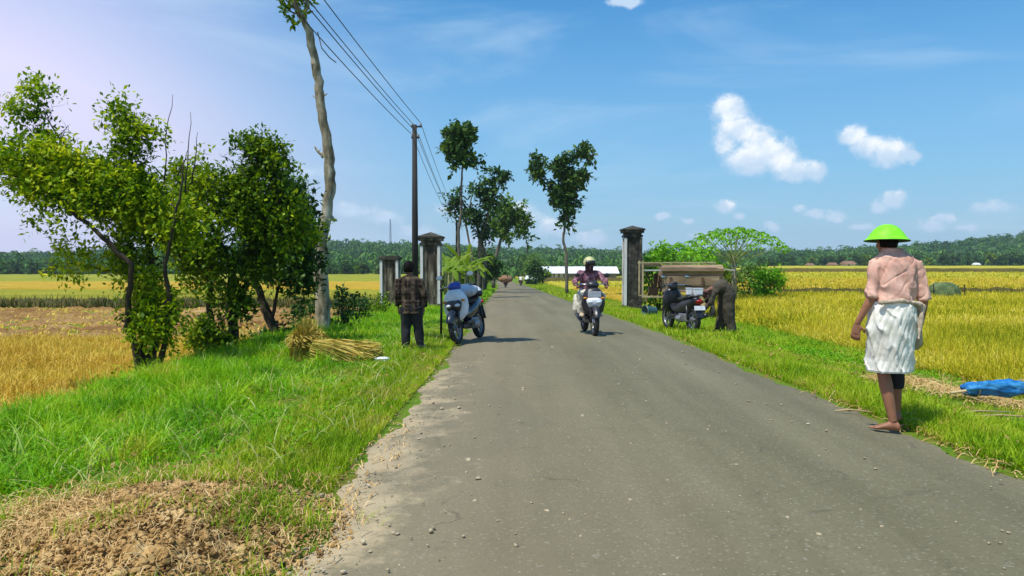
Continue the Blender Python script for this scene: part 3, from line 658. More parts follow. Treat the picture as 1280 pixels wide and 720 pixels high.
# humid air over the plain ------------------------------------------------------
mh, th, oh = newmat('haze_air'); pv_ = th('ShaderNodeVolumePrincipled', {'Color': (.72, .84, 1.0, 1), 'Density': .00024, 'Anisotropy': .2}); th.l.new(pv_.outputs[0], oh.inputs['Volume'])
hz = MB().box((0, 0, 0), (3400, 3400, 1)).build('haze', mh); hz.location = (0, 0, 0)
for v in hz.data.vertices: v.co.z = -60. if v.co.z < 0 else 60.
tag(hz, kind='stuff')
# ================================================================== TREES AND PLANTS
M_bark_d = mat('bark_dark', [(.3, (.018, .013, .008)), (.6, (.055, .040, .022)), (.75, (.11, .085, .05))], scale=9., rough=.9, bump=.015, bscale=30., stretch=(1, 1, .25))
M_bark_p = mat('bark_pale', [(.32, (.06, .05, .025)), (.44, (.20, .17, .10)), (.56, (.38, .34, .24)), (.68, (.54, .50, .38))], scale=6., rough=.9, bump=.02, bscale=24., stretch=(1, 1, .35))
M_bark_g = mat('bark_grey', [(.3, (.06, .055, .04)), (.6, (.16, .14, .10)), (.75, (.26, .23, .17))], scale=8., rough=.9, bump=.02, bscale=26., stretch=(1, 1, .3))
L_bright = leafmat('leaf_yellow_green', [(.03, .09, .004, 1), (.10, .20, .004, 1), (.24, .38, .005, 1), (.46, .54, .008, 1), (.70, .68, .05, 1)], transl=.38, nscale=1.1, nmix=.5)
L_mid = leafmat('leaf_mid_green', [(.022, .06, .005, 1), (.07, .15, .006, 1), (.18, .30, .007, 1), (.42, .52, .014, 1)], transl=.32, nscale=1.0, nmix=.45)
L_dark = leafmat('leaf_dark_green', [(.012, .042, .010, 1), (.028, .08, .014, 1), (.055, .13, .018, 1), (.12, .21, .03, 1)], transl=.22, nscale=.6, nmix=.4)
L_teak = leafmat('leaf_teak', [(.014, .05, .012, 1), (.035, .095, .018, 1), (.07, .15, .024, 1), (.14, .22, .04, 1)], transl=.2, nscale=.6, nmix=.4)
L_pale = leafmat('leaf_pale_green', [(.05, .12, .02, 1), (.09, .19, .025, 1), (.14, .26, .04, 1), (.22, .33, .07, 1)], transl=.35, nscale=.7, nmix=.4)
L_pap = leafmat('leaf_papaya', [(.08, .26, .008, 1), (.14, .38, .010, 1), (.24, .50, .02, 1)], transl=.35, nscale=1., nmix=.3)
L_ban = leafmat('leaf_banana', [(.06, .15, .010, 1), (.12, .24, .014, 1), (.22, .32, .03, 1), (.34, .34, .06, 1)], transl=.4, nscale=.8, nmix=.3)
def wander(a, b, n, amp, r_, sag=0.):
    a, b = Vector(a), Vector(b); L = (b - a).length; pts = []; off = Vector((0, 0, 0))
    for i in range(n + 1):
        t_ = i / n; p = a.lerp(b, t_)
        if 0 < i < n: off = off * .6 + Vector([r_.gauss(0, 1) for _ in range(3)]) * amp * L * .5
        elif i == n: off = Vector((0, 0, 0))
        pts.append(p + off * (1 - abs(2 * t_ - 1) * .3) + Vector((0, 0, -sag * L * math.sin(math.pi * t_))))
    return pts
def tree(name, label, cat, loc, stems, blobs, nleaf, lsize, lmat, bmat, seed=1, per=9, twig=.22, gap=.35, limbs=26, group=None, aspect=.5, droop=.3, tube_n=8, dead=()):
    """stems: list of (points, radii) in local metres; blobs: (x,y,z,rx,ry,rz,weight) lobes the twigs fill"""
    rt = thing(name, label, cat, loc, group=group); r_ = random.Random(seed); rn = np.random.default_rng(seed)
    tb = MB(); ends = []
    for pts, rad in stems:
        fine_ = []; fr = []
        for i in range(len(pts) - 1):
            for k in range(5):
                t_ = k / 5; q = Vector(pts[i]).lerp(Vector(pts[i + 1]), t_); fine_.append(q + Vector([r_.gauss(0, .012) for _ in range(3)])); fr.append((rad[i] * (1 - t_) + rad[i + 1] * t_) * r_.uniform(.92, 1.1))
        fine_.append(Vector(pts[-1])); fr.append(rad[-1]); tb.tube(fine_, fr, tube_n); ends.append((fine_, fr))
    wts = np.array([b[6] * b[3] * b[4] * b[5] for b in blobs]) ** .8; wts /= wts.sum()
    # limbs reach from the stems into each lobe
    tips = []
    for k in range(limbs):
        b = blobs[k % len(blobs)] if k < len(blobs) else blobs[rn.choice(len(blobs), p=wts)]
        d = unit(rn.normal(size=(1, 3)))[0] * rn.uniform(.2, .85); tgt = Vector((b[0] + b[3] * d[0], b[1] + b[4] * d[1], b[2] + b[5] * d[2]))
        best = None
        for pts, fr in ends:
            for i in range(len(pts) // 3, len(pts)):
                dist = (pts[i] - tgt).length + (0.6 * max(0, pts[i].z - tgt.z + .2))
                if best is None or dist < best[0]: best = (dist, pts[i], fr[i])
        r0 = max(.008, best[2] * r_.uniform(.35, .6)); pts = wander(best[1], tgt, 6, .09, r_); tb.tube(pts, [r0 * (1 - .8 * i / 6) for i in range(7)], 6); tips.append(tgt)
        for j in range(3):
            s_ = pts[3 + j]; e_ = s_ + Vector([r_.gauss(0, 1), r_.gauss(0, 1), r_.gauss(.3, .7)]).normalized() * r_.uniform(.4, 1.) * min(b[3], b[5]) * .8
            tb.tube(wander(s_, e_, 4, .1, r_), [r0 * .4 * (1 - .7 * i / 4) for i in range(5)], 5); tips.append(e_)
    for a, b_ in dead: tb.tube(wander(a, b_, 6, .05, r_), [.012 * (1 - .75 * i / 6) for i in range(7)], 5)
    tb.build('trunk', bmat, rt, smooth=True)
    ntw = nleaf // per; bi = rn.choice(len(blobs), ntw, p=wts); B = np.array([b[:6] for b in blobs])[bi]
    d = unit(rn.normal(size=(ntw, 3))) * (rn.uniform(.18, 1, (ntw, 1)) ** .45); c = B[:, :3] + d * B[:, 3:6]
    f = np.sin(c[:, 0] * 5.1 / twig * .22 + seed) * np.sin(c[:, 1] * 4.7 / twig * .22 + 1) + np.sin(c[:, 2] * 5.5 / twig * .22 + 2 + c[:, 0] * 2)
    c = c[f > np.quantile(f, gap)]; ntw = len(c)
    td = unit(rn.normal(size=(ntw, 3)) + d[:ntw] * 1.2 + [0, 0, .15]); q = np.repeat(c, per, 0); tdr = np.repeat(td, per, 0); s_ = np.tile(np.linspace(0, 1, per), ntw)[:, None]
    pos = q + tdr * s_ * twig + rn.normal(size=q.shape) * twig * .12 - np.array([0, 0, 1]) * (s_ ** 2 * twig * droop)
    ld = unit(tdr * .6 + rn.normal(size=q.shape) * .8 + [0, 0, -.25])
    V, Fq = leaves_geo(pos, lsize * rn.uniform(.4, 1.45, len(pos)), up_bias=.45, aspect=aspect, r=rn, dirs=ld)
    np_mesh('crown', V, Fq, lmat, rt); return rt
def PL(px, py, d, loc): q = P(px, py, d) - Vector(loc); return (q.x, q.y, q.z)
def blobs_px(lst, d, loc, depth=.8):
    """lobes given by where they appear at distance d: (px, py, rx_px, ry_px, weight, dy)"""
    o = []
    for px, py, rx, ry, w_, dy in lst:
        x, y, z = PL(px, py, d + dy, loc); k = (d + dy) / 950; o.append((x, y, z, rx * k, rx * k * depth, ry * k, w_))
    return o
def stem_px(pts, d, loc, rad):
    return ([PL(px, py, d + dy, loc) for px, py, dy in pts], rad)
# --- three many-stemmed trees at the left field edge
d = 11.2; loc = at(184, d)
tree('bushy_tree', 'bushy tree with several leaning stems, widest crown, at the stubble field edge', 'tree', loc,
     [stem_px([(182, 472, 0), (180, 420, 0), (172, 360, .1), (160, 300, .1), (130, 240, .2), (92, 200, .2), (60, 150, .1)], d, loc, [.075, .055, .045, .035, .028, .018, .01]),
      stem_px([(190, 470, .1), (196, 400, .2), (190, 340, .3), (182, 270, .3), (165, 200, .2), (150, 160, .1)], d, loc, [.07, .055, .045, .035, .02, .01]),
      stem_px([(194, 472, -.1), (214, 400, -.1), (206, 330, -.3), (222, 260, -.4), (230, 200, -.4)], d, loc, [.05, .04, .03, .02, .01]),
      stem_px([(176, 470, -.1), (160, 400, -.2), (165, 330, -.4), (120, 290, -.5), (60, 240, -.5), (10, 215, -.4)], d, loc, [.05, .045, .04, .03, .02, .01])],
     blobs_px([(45, 128, 38, 24, 1.0, .1), (78, 168, 34, 24, 1.1, .1), (60, 232, 56, 30, 1.1, -.2), (95, 145, 28, 20, .9, .1), (35, 205, 46, 34, 1.0, -.3), (100, 205, 50, 38, 1.1, 0), (150, 165, 30, 32, .9, 0), (185, 195, 38, 40, 1.1, 0), (75, 255, 60, 30, 1.1, -.2),
               (140, 250, 62, 45, 1.25, 0), (200, 250, 40, 48, 1.1, 0), (10, 240, 30, 28, .9, -.3), (110, 300, 44, 26, .9, 0), (185, 318, 44, 42, 1.1, .1), (90, 330, 26, 12, .5, -.2), (225, 285, 28, 34, .9, -.1), (150, 128, 12, 12, .6, 0), (-40, 200, 40, 40, 1, -.2),
               (188, 378, 24, 34, 2.2, .1), (184, 430, 26, 42, 5.0, -.2), (205, 400, 14, 40, 3.0, -.1)], d, loc),
     70000, .080, L_bright, M_bark_d, seed=3, limbs=60, twig=.27, gap=.45,
     dead=[(PL(205, 230, d, loc), PL(216, 118, d, loc)), (PL(232, 240, d, loc), PL(238, 140, d, loc)), (PL(240, 230, d, loc), PL(247, 165, d, loc)), (PL(222, 220, d, loc), PL(236, 185, d, loc))])
d = 13.2; loc = at(282, d)
tree('bushy_tree', 'dark bushy tree with thick leafy stems, middle one beside the stubble field', 'tree', loc,
     [stem_px([(268, 452, 0), (262, 400, 0), (262, 340, 0), (275, 280, 0), (300, 220, 0), (320, 180, 0)], d, loc, [.08, .06, .05, .04, .025, .01]),
      stem_px([(292, 440, .2), (292, 390, .2), (288, 330, .1), (255, 260, 0), (245, 220, 0)], d, loc, [.10, .085, .07, .04, .015]),
      stem_px([(278, 446, .1), (300, 380, .1), (322, 310, -.1), (350, 250, -.2)], d, loc, [.05, .045, .04, .015])],
     blobs_px([(310, 195, 38, 28, 1.05, 0), (268, 190, 24, 18, .9, 0), (232, 225, 24, 26, .9, .1), (225, 275, 24, 30, .9, .1), (372, 240, 22, 26, .9, .2), (378, 285, 20, 30, .9, .2), (340, 200, 26, 24, .9, 0), (330, 245, 44, 40, 1.1, 0), (262, 245, 38, 38, 1.1, -.1), (290, 290, 52, 42, 1.2, 0), (240, 300, 36, 40, 1., .1), (345, 290, 34, 42, 1., 0),
               (255, 345, 30, 22, .6, 0), (312, 335, 30, 20, .7, 0), (266, 412, 24, 42, 6.0, -.2), (294, 395, 15, 42, 5.0, -.1)], d, loc),
     54000, .088, L_mid, M_bark_d, seed=5, limbs=46, twig=.28, gap=.36)
d = 15.5; loc = at(350, d)
tree('bushy_tree', 'smaller dark tree on one leaning bare stem beside the tall pale trunk', 'tree', loc,
     [stem_px([(350, 432, 0), (335, 395, 0), (318, 350, 0), (322, 300, 0), (350, 250, 0)], d, loc, [.11, .085, .07, .05, .02]), stem_px([(340, 400, 0), (352, 340, .1), (375, 290, .1)], d, loc, [.04, .03, .015])],
     blobs_px([(365, 245, 26, 24, .9, 0), (375, 290, 26, 34, 1., 0), (350, 320, 34, 34, 1.1, 0), (378, 335, 22, 26, .9, 0), (330, 300, 30, 40, 1, .1), (372, 365, 14, 10, .4, 0), (348, 426, 22, 14, 2.0, 0)], d, loc),
     15000, .12, L_dark, M_bark_d, seed=6, limbs=26, twig=.28, gap=.30)
# --- tall pale leaning trunk with a small crown above
d = 17.0; loc = at(404, d)
tree('tall_lopped_tree', 'tall lopped tree with crooked pale bare trunk and tuft of leaves on top', 'tree', loc,
     [stem_px([(404, 424, 0), (403, 380, 0), (400, 335, 0), (404, 285, 0), (413, 240, 0), (412, 200, 0), (404, 150, 0), (399, 110, 0), (393, 70, 0), (386, 38, -.1), (374, 18, -.2), (366, -5, -.3)], d, loc,
              [.19, .16, .145, .135, .125, .12, .11, .10, .09, .08, .06, .045]),
      stem_px([(405, 195, 0), (398, 190, 0), (393, 183, 0)], d, loc, [.045, .03, .012]), stem_px([(380, 25, 0), (385, 8, 0), (382, -20, .2)], d, loc, [.05, .04, .03]),
      stem_px([(410, 268, 0), (421, 275, 0)], d, loc, [.05, .02]), ([PL(366, -5, 16.7, loc), (.4, -3.0, 7.6), (.9, -4.9, 7.9)], [.05, .04, .02]), stem_px([(402, 120, 0), (409, 117, 0)], d, loc, [.04, .012]), stem_px([(398, 125, 0), (391, 119, 0)], d, loc, [.03, .01])],  # the long forward limb, out of view, is added to carry the shading clump
     blobs_px([(362, 9, 13, 9, 1, -.2), (376, -4, 10, 9, 1, 0), (362, -22, 22, 16, 1.2, 0), (372, -50, 34, 22, 1.2, .2), (365, -80, 38, 26, 1.2, 0), (400, 184, 7, 3, .12, 0)], d, loc) + [(1.25, -5.0, 8.0, .75, .32, .32, 5.5), (.4, -4.6, 7.8, .5, .3, .3, 2)],  # last two lobes: unseen leaf clump added to throw shade on the road
     9500, .16, L_mid, M_bark_p, seed=8, limbs=14, twig=.25, gap=.12, tube_n=14, aspect=.45, droop=.5)
# undergrowth at its foot
for k, (px, d, hh, rr_, lb) in enumerate([(425, 17.6, 1.0, .42, 'dark leafy shrub growing beside the foot of the tall pale trunk'), (447, 20.5, .75, .5, 'low leafy shrub between the tall pale trunk and the broken pillar'),
                                           (385, 18.8, .8, .5, 'shrub growing behind the straw sheaf'), (470, 24., .7, .5, 'shrub at the foot of the short broken pillar')]):
    loc = at(px, d)
    tree('shrub', lb, 'shrub', loc, [([(0, 0, 0), (.05, 0, hh * .5), (.1, 0, hh * .9)], [.02, .015, .006]), ([(0, 0, 0), (-.12, .05, hh * .8)], [.015, .005])],
         [(0, 0, hh * .45, rr_, rr_ * .8, hh * .45, 1), (.1, 0, hh * .85, rr_ * .5, rr_ * .5, hh * .3, .6)], 900, .10, L_dark if k != 3 else L_mid, M_bark_d, seed=20 + k, limbs=8, twig=.2, gap=.2)
# --- slim roadside trees beyond the gate pillars
d = 44.; loc = at(575, d)
tree('slim_tree', 'slim tall tree with crooked bare stem and small dark tuft crown, left verge', 'tree', loc,
     [stem_px([(575, 375, 0), (574, 330, 0), (573, 290, 0), (577, 262, 0), (576, 235, 0), (578, 205, 0), (574, 185, 0)], d, loc, [.10, .09, .08, .07, .06, .05, .03])],
     blobs_px([(574, 170, 17, 12, 1, 0), (566, 184, 11, 9, .8, 0), (584, 163, 8, 7, .7, 0), (576, 198, 13, 10, .9, 0), (592, 199, 7, 6, .5, 0), (569, 207, 6, 5, .4, 0)], d, loc),
     2600, .34, L_teak, M_bark_g, seed=11, limbs=16, twig=.45, gap=.15, aspect=.6)
d = 60.; loc = at(598, d)
tree('broad_tree', 'broad dark roadside tree with several stems behind the parked scooter', 'tree', loc,
     [stem_px([(598, 372, 0), (599, 330, 0), (600, 300, 0), (612, 262, 0), (618, 235, 0)], d, loc, [.17, .15, .13, .10, .05]), stem_px([(603, 372, 1), (607, 320, 1), (592, 270, 1), (575, 250, 1)], d, loc, [.14, .12, .09, .05]),
      stem_px([(594, 372, -1), (590, 320, -1), (582, 280, -.5), (590, 245, 0)], d, loc, [.11, .09, .07, .04])],
     blobs_px([(622, 222, 15, 12, 1, 0), (606, 235, 14, 10, .8, 0), (585, 242, 20, 12, 1, 0), (600, 258, 20, 14, 1, 0), (562, 255, 16, 8, .8, 0), (620, 250, 12, 12, .8, 0), (590, 272, 18, 12, .9, 0), (604, 292, 16, 10, .8, .5), (556, 262, 9, 4, .5, 0)], d, loc),
     6000, .34, L_dark, M_bark_g, seed=12, limbs=26, twig=.55, gap=.38)
d = 74.; loc = at(617, d)
tree('spreading_tree', 'paler green round tree leaning over the road beyond the dark tree', 'tree', loc,
     [stem_px([(617, 360, 0), (618, 325, 0), (626, 300, 0), (636, 285, 0)], d, loc, [.2, .18, .13, .06]), stem_px([(660, 318, 0), (658, 300, 0), (650, 285, 0)], d, loc, [.05, .05, .04])],
     blobs_px([(640, 262, 18, 13, 1, 0), (652, 275, 12, 13, .9, 0), (626, 280, 15, 12, .9, 0), (640, 290, 17, 12, .9, 0), (616, 268, 9, 10, .6, 0), (657, 298, 7, 7, .5, 0)], d, loc),
     4200, .42, L_pale, M_bark_g, seed=13, limbs=22, twig=.6, gap=.25)
d = 52.; loc = at(709, d)
tree('slim_tree', 'slim tree with thin crooked stem and heart shaped dark crown, right verge', 'tree', loc,
     [stem_px([(709, 368, 0), (708, 335, 0), (708, 318, 0), (704, 300, 0), (706, 282, 0), (709, 262, 0), (706, 235, 0), (692, 212, 0), (678, 202, 0)], d, loc, [.12, .11, .10, .09, .08, .07, .055, .035, .02]),
      stem_px([(708, 262, 0), (718, 235, 0), (728, 210, 0), (736, 195, 0)], d, loc, [.08, .06, .04, .02])],
     blobs_px([(674, 205, 12, 11, 1, 0), (672, 217, 9, 8, .8, 0), (733, 189, 10, 7, .9, 0), (716, 196, 9, 7, .8, 0), (732, 213, 12, 13, 1, 0), (702, 208, 12, 10, .9, 0), (690, 222, 13, 10, .9, 0), (712, 225, 17, 13, 1, 0), (698, 242, 13, 11, .9, 0), (718, 243, 11, 10, .8, 0), (703, 262, 14, 10, .9, 0), (709, 275, 8, 6, .5, 0)], d, loc),
     6400, .33, L_teak, M_bark_g, seed=14, limbs=34, twig=.42, gap=.32, aspect=.6)
# --- bananas on the left verge
M_bstem = mat('banana_stem', [(.3, (.13, .14, .04)), (.6, (.28, .27, .10)), (.75, (.38, .33, .16))], scale=5., rough=.7, stretch=(1, 1, .2))
def banana(loc, H, label, seed, n=9, group=None):
    r_ = random.Random(seed); rt = thing('banana_plant', label, 'plant', loc, r_.uniform(0, 6), group)
    MB().tube([(0, 0, 0), (.02, 0, H * .35), (0, .02, H * .62)], [.12, .09, .05], 10).build('stem', M_bstem, rt, smooth=True)
    for k in range(n):
        a = k * 2.4 + r_.uniform(-.3, .3); L = H * r_.uniform(.5, .72); e = r_.uniform(.55, 1.15); V = []; Fc = []; m_ = 12
        for i in range(m_ + 1):
            t_ = i / m_; h = L * (e * t_ - .95 * t_ ** 2.2 * (.5 + .5 * (k % 3) / 2)); rad = L * (t_ - .15 * t_ * t_) * math.cos(e * .5)
            w_ = (.02 if t_ < .12 else .15 * math.sin(math.pi * min(1, (t_ - .08) / .95)) ** .6 + .01) * H / 2.4
            if 2 < i < m_ and r_.random() < .45: w_ *= .45
            c = Vector((math.cos(a) * rad, math.sin(a) * rad, H * .58 + h)); sd = Vector((-math.sin(a), math.cos(a), 0))
            V += [c - sd * w_ - Vector((0, 0, w_ * .45)), c, c + sd * w_ - Vector((0, 0, w_ * .45))]
        for i in range(m_): Fc += [(3 * i, 3 * i + 1, 3 * i + 4, 3 * i + 3), (3 * i + 1, 3 * i + 2, 3 * i + 5, 3 * i + 4)]
        MB().add(V, Fc).build('leaf', L_ban, rt, smooth=True)
    return rt
banana(at(574, 36), 2.4, 'tallest banana plant on the left verge behind the scooter', 1)
banana(at(561, 35), 2.4, 'banana plant just beside the tall gate pillar', 2)
banana(at(588, 43), 2.5, 'small banana plant near the stems of the broad tree', 3)
banana(at(566, 42), 2.9, 'banana plant with yellowing leaves behind the others', 4)
banana(at(583, 39), 2.9, 'banana plant nearest the asphalt, behind the scooter', 5)
banana(at(557, 47), 3.3, 'banana plant half hidden by the tall gate pillar', 6)
banana(at(592, 50), 3.2, 'slender banana plant before the broad tree', 7)
# --- papaya trees on the right
M_pstem = mat('papaya_stem', [(.3, (.12, .12, .07)), (.6, (.27, .26, .16)), (.75, (.36, .35, .24))], scale=7., rough=.8, bump=.01)
M_petiole = mat('papaya_petiole', (.20, .26, .07, 1), scale=5.)
def papaya(loc, H, Rr, label, seed, n=30, dense=1.0):
    r_ = random.Random(seed); rn = np.random.default_rng(seed); rt = thing('papaya_tree', label, 'tree', loc)
    MB().tube([(0, 0, 0), (.03, 0, H * .3), (0, .03, H * .62)], [.16, .13, .08], 12).build('trunk', M_pstem, rt, smooth=True)
    pm = MB(); LV = []
    for k in range(n):
        a = k * 2.4 + r_.uniform(-.2, .2); u_ = (k + .5) / n; rad = Rr * math.sqrt(u_) * r_.uniform(.85, 1.05); z1 = H * (.97 - .26 * u_ ** 1.3) + r_.uniform(-.05, .05)
        z0 = H * (.60 - .08 * u_); tip = Vector((math.cos(a) * rad, math.sin(a) * rad, z1))
        s0 = Vector((0, 0, z0)); md = s0.lerp(tip, .5) + Vector((0, 0, -.05)); pm.tube([s0, md, tip], [.018, .014, .010], 5)
        for j in range(int(9 * dense)):  # the lobes of one hand-shaped leaf
            b = a + (j - 4) * .62 / dense; L = r_.uniform(.30, .5) * (1 - abs(j - 4 * dense) * .05)
            for s_ in range(3):
                q = tip + Vector((math.cos(b) * L * s_ * .36, math.sin(b) * L * s_ * .36, -.10 * s_ * s_ * L))
                LV.append((q, (math.cos(b), math.sin(b), -.35 - .25 * s_), L * .55))
    pm.build('petioles', M_petiole, rt)
    pos = np.array([q for q, _, _ in LV]) + rn.normal(size=(len(LV), 3)) * .02; V, Fq = leaves_geo(pos, np.array([l for _, _, l in LV]), up_bias=1.2, aspect=.6, r=rn, dirs=unit(np.array([d_ for _, d_, _ in LV]) + rn.normal(size=(len(LV), 3)) * .15))
    np_mesh('crown', V, Fq, L_pap, rt); return rt
p = P(917, 281, 36); loc = at(917, 36); papaya(loc, p.z - loc.z, 2.35, 'papaya tree with wide umbrella crown beside the threshing machine', 4, 44)
p = P(845, 301, 33); loc = at(842, 33); papaya(loc, p.z - loc.z, 1.25, 'papaya tree behind the wooden threshing machine', 5, 22)
p = P(873, 308, 34); loc = at(872, 34.5); papaya(loc, p.z - loc.z, 1.0, 'young papaya tree between the two larger papayas', 6, 16)
for k, (px, d, py, w_, lb, lm) in enumerate([(962, 38, 334, 22, 'rounded bush on the right of the wide papaya tree', L_pap), (824, 32, 306, 24, 'light green bush just beyond the gate pillar', L_pap), (890, 37, 326, 22, 'bush under the wide papaya tree', L_mid), (935, 40, 330, 30, 'pale bush behind the wide papaya tree', L_pale)]):
    loc = at(px, d); hh = P(px, py, d).z - loc.z; kx = w_ * d / 950
    tree('bush', lb, 'bush', loc, [([(0, 0, 0), (.1, 0, hh * .6)], [.05, .02]), ([(0, 0, 0), (-.3, .1, hh * .5)], [.04, .02])],
         [(0, 0, hh * .5, kx, kx * .8, hh * .5, 1), (kx * .4, 0, hh * .75, kx * .5, kx * .5, hh * .28, .8), (-kx * .5, .2, hh * .6, kx * .5, kx * .5, hh * .3, .7)], 2600, .17, lm, M_bark_d, seed=40 + k, limbs=12, twig=.3, gap=.15)
# --- planting along the far road, both sides
far = [  # px, d, height m, crown half width m, material, label
 (606, 66, 3.4, 1.3, L_dark, 'dark bushy tree on the left verge behind the broad tree'), (607, 92, 5.2, 1.3, L_dark, 'tall dark tree beside the far road bend'),
 (602, 84, 3.6, 1.2, L_mid, 'mid green roadside tree left of the loaded motorcycle'), (608, 118, 4.6, 1.6, L_pale, 'pale tree on the left of the far road bend'), (640, 235, 7.6, 3.6, L_dark, 'dark tree standing behind the far road bend'),
 (667, 137, 4.8, 1.6, L_pale, 'pale green tree beyond the second far motorcycle'), (670, 118, 4.0, 1.0, L_dark, 'narrow dark tree by the far motorcycle'), (678, 128, 2.6, 1.3, L_mid, 'bush at the near end of the white-roofed shed'),
 (656, 178, 7.0, 2.4, L_dark, 'tall dark tree rising behind the far road'), (604, 160, 6.4, 2.2, L_mid, 'green tree standing behind the loaded motorcycle'), (600, 132, 5.6, 1.9, L_mid, 'leafy tree on the left of the far road'), (667, 168, 6.0, 2.6, L_pale, 'pale tree behind the near end of the shed'),
 (584, 78, 2.8, 1.6, L_mid, 'bush behind the banana plants'), (600, 108, 4.4, 2.2, L_pale, 'pale tree beyond the banana plants'), (559, 60, 2.3, 1.5, L_mid, 'bush beyond the tall gate pillar'), (575, 130, 5.4, 2.5, L_dark, 'dark tree far beyond the banana plants')]
for k, (px, d, H, rw, lm, lb) in enumerate(far):
    loc = at(px, d)
    tree('roadside_tree', lb, 'tree', loc, [([(0, 0, 0), (.1, 0, H * .4), (0, 0, H * .8)], [.13, .10, .04])], [(0, 0, H * .66, rw, rw, H * .32, 1), (rw * .4, 0, H * .45, rw * .7, rw * .7, H * .25, .8), (-rw * .4, 0, H * .4, rw * .7, rw * .7, H * .3, .8)],
         1500, .45, lm, M_bark_g, seed=60 + k, limbs=10, twig=.6, gap=.2)
# --- coconut palms and trees at the foot of the hills that can be told apart
L_palm = leafmat('leaf_palm', [(.03, .07, .02, 1), (.05, .11, .03, 1), (.09, .16, .04, 1)], transl=.2, nscale=.3)
def palm(loc, H, label, seed, group):
    r_ = random.Random(seed); rt = thing('coconut_palm', label, 'palm tree', loc, 0, group); b = r_.uniform(-.5, .5)
    MB().tube([(0, 0, 0), (b * .3, 0, H * .4), (b, .1, H * .8)], [.22, .16, .12], 8).build('trunk', M_bark_g, rt, smooth=True)
    pos = []; dr = []; sz = []
    for k in range(18):
        a = k * 2.4; e = r_.uniform(-.2, 1.0); L = H * .28
        for i in range(1, 12):
            t_ = i / 11; c = Vector((b + math.cos(a) * L * t_ * math.cos(e * .6), .1 + math.sin(a) * L * t_ * math.cos(e * .6), H * .8 + L * (e * t_ - .9 * t_ * t_)))
            for sg in (-1, 1):
                pos.append(c); dr.append((math.cos(a) * .5 - sg * math.sin(a), math.sin(a) * .5 + sg * math.cos(a), -.7)); sz.append(L * .28 * (1.1 - .5 * t_))
    V, Fq = leaves_geo(np.array(pos), np.array(sz), up_bias=.6, aspect=.22, dirs=unit(np.array(dr))); np_mesh('crown', V, Fq, L_palm, rt); return rt
GP = 'coconut palms at the foot of the hills'
pls = [(1187, 345, 8.6), (1170, 350, 7.8), (1202, 352, 8.2), (1220, 348, 7.2), (1148, 340, 7.0), (1238, 350, 8.4), (1258, 344, 7.6), (1272, 350, 8.8), (1062, 346, 6.8), (1040, 350, 6.0), (1020, 345, 5.8), (990, 340, 6.4),
       (452, 222, 5.6), (470, 226, 6.0), (434, 225, 5.3), (1130, 346, 6.4), (655, 212, 6.4), (690, 216, 5.6), (722, 220, 5.0), (60, 222, 4.6)]
proto = None
for k, (px, d, H) in enumerate(pls):
    loc = at(px, d); loc.z -= .3
    if k < 4: proto = palm(loc, H, 'coconut palm standing at the foot of the wooded hills', 80 + k, GP); PR = (globals().get('PR') or []) + [(proto, H)]
    else: q, h0 = PR[k % 4]; dup(q, loc, k * 1.3, scale=H / h0)
GT = 'trees along the foot of the hills'; PT = []
ftr = [(px, float(base_d(px)) + rng.uniform(-6, 3)) for px in list(range(-20, 150, 21)) + list(range(418, 560, 14)) + list(range(682, 780, 15)) + list(range(950, 1290, 15))]
for k, (px, d) in enumerate(ftr):
    loc = at(px + rng.uniform(-5, 5), d); loc.z -= .3; H = rng.uniform(3.4, 5.6) * d / 250
    if k < 5:
        H0 = 5.; q = tree('hillfoot_tree', 'dark round tree in the row at the foot of the hills', 'tree', loc, [([(0, 0, 0), (.1, 0, 1.6), (0, 0, 4)], [.2, .14, .05])],
                          [(0, 0, 3.2, 1.6, 1.6, 1.6, 1), (.8, 0, 2.1, 1.2, 1.2, 1.2, .8), (-.8, .2, 2.0, 1.3, 1.2, 1.2, .8)], 1300, .6, (L_dark, L_mid, L_dark, L_teak, L_dark)[k], M_bark_g, seed=90 + k, limbs=8, twig=.7, gap=.2, group=GT); PT.append(q)
    else: dup(PT[k % 5], loc, k * 1.1, scale=H / 5)
# --- single tufts of broad blades standing out of the left grass
M_blade = leafmat('broad_grass_blade', [(.22, .42, .03, 1), (.38, .58, .08, 1), (.58, .70, .22, 1)], transl=.45, nscale=2)
for k, (px, py, n, h) in enumerate([(195, 565, 16, .34), (318, 500, 18, .36), (150, 470, 14, .36), (60, 560, 14, .42), (20, 590, 12, .4), (290, 475, 12, .30), (235, 478, 12, .3), (110, 590, 10, .3), (380, 470, 10, .22), (250, 530, 9, .22), (40, 520, 12, .4)]):
    d = 950 * 1.5 / (py - 328); loc = at(px, d); rn = np.random.default_rng(200 + k)
    V, Fq = blades_geo(rn.normal(size=(n, 3)) * [.03, .03, 0], h * rn.uniform(.7, 1.2, n), rn.uniform(.012, .022, n), rn.uniform(.5, 1.5, n), segs=6, r=rn)
    o = np_mesh('grass_tuft', V, Fq, M_blade); o.location = loc
    tag(o, ('tuft of long arching pale blades amid the verge grass', )[0], 'grass tuft', 'tufts of long grass on the verge')
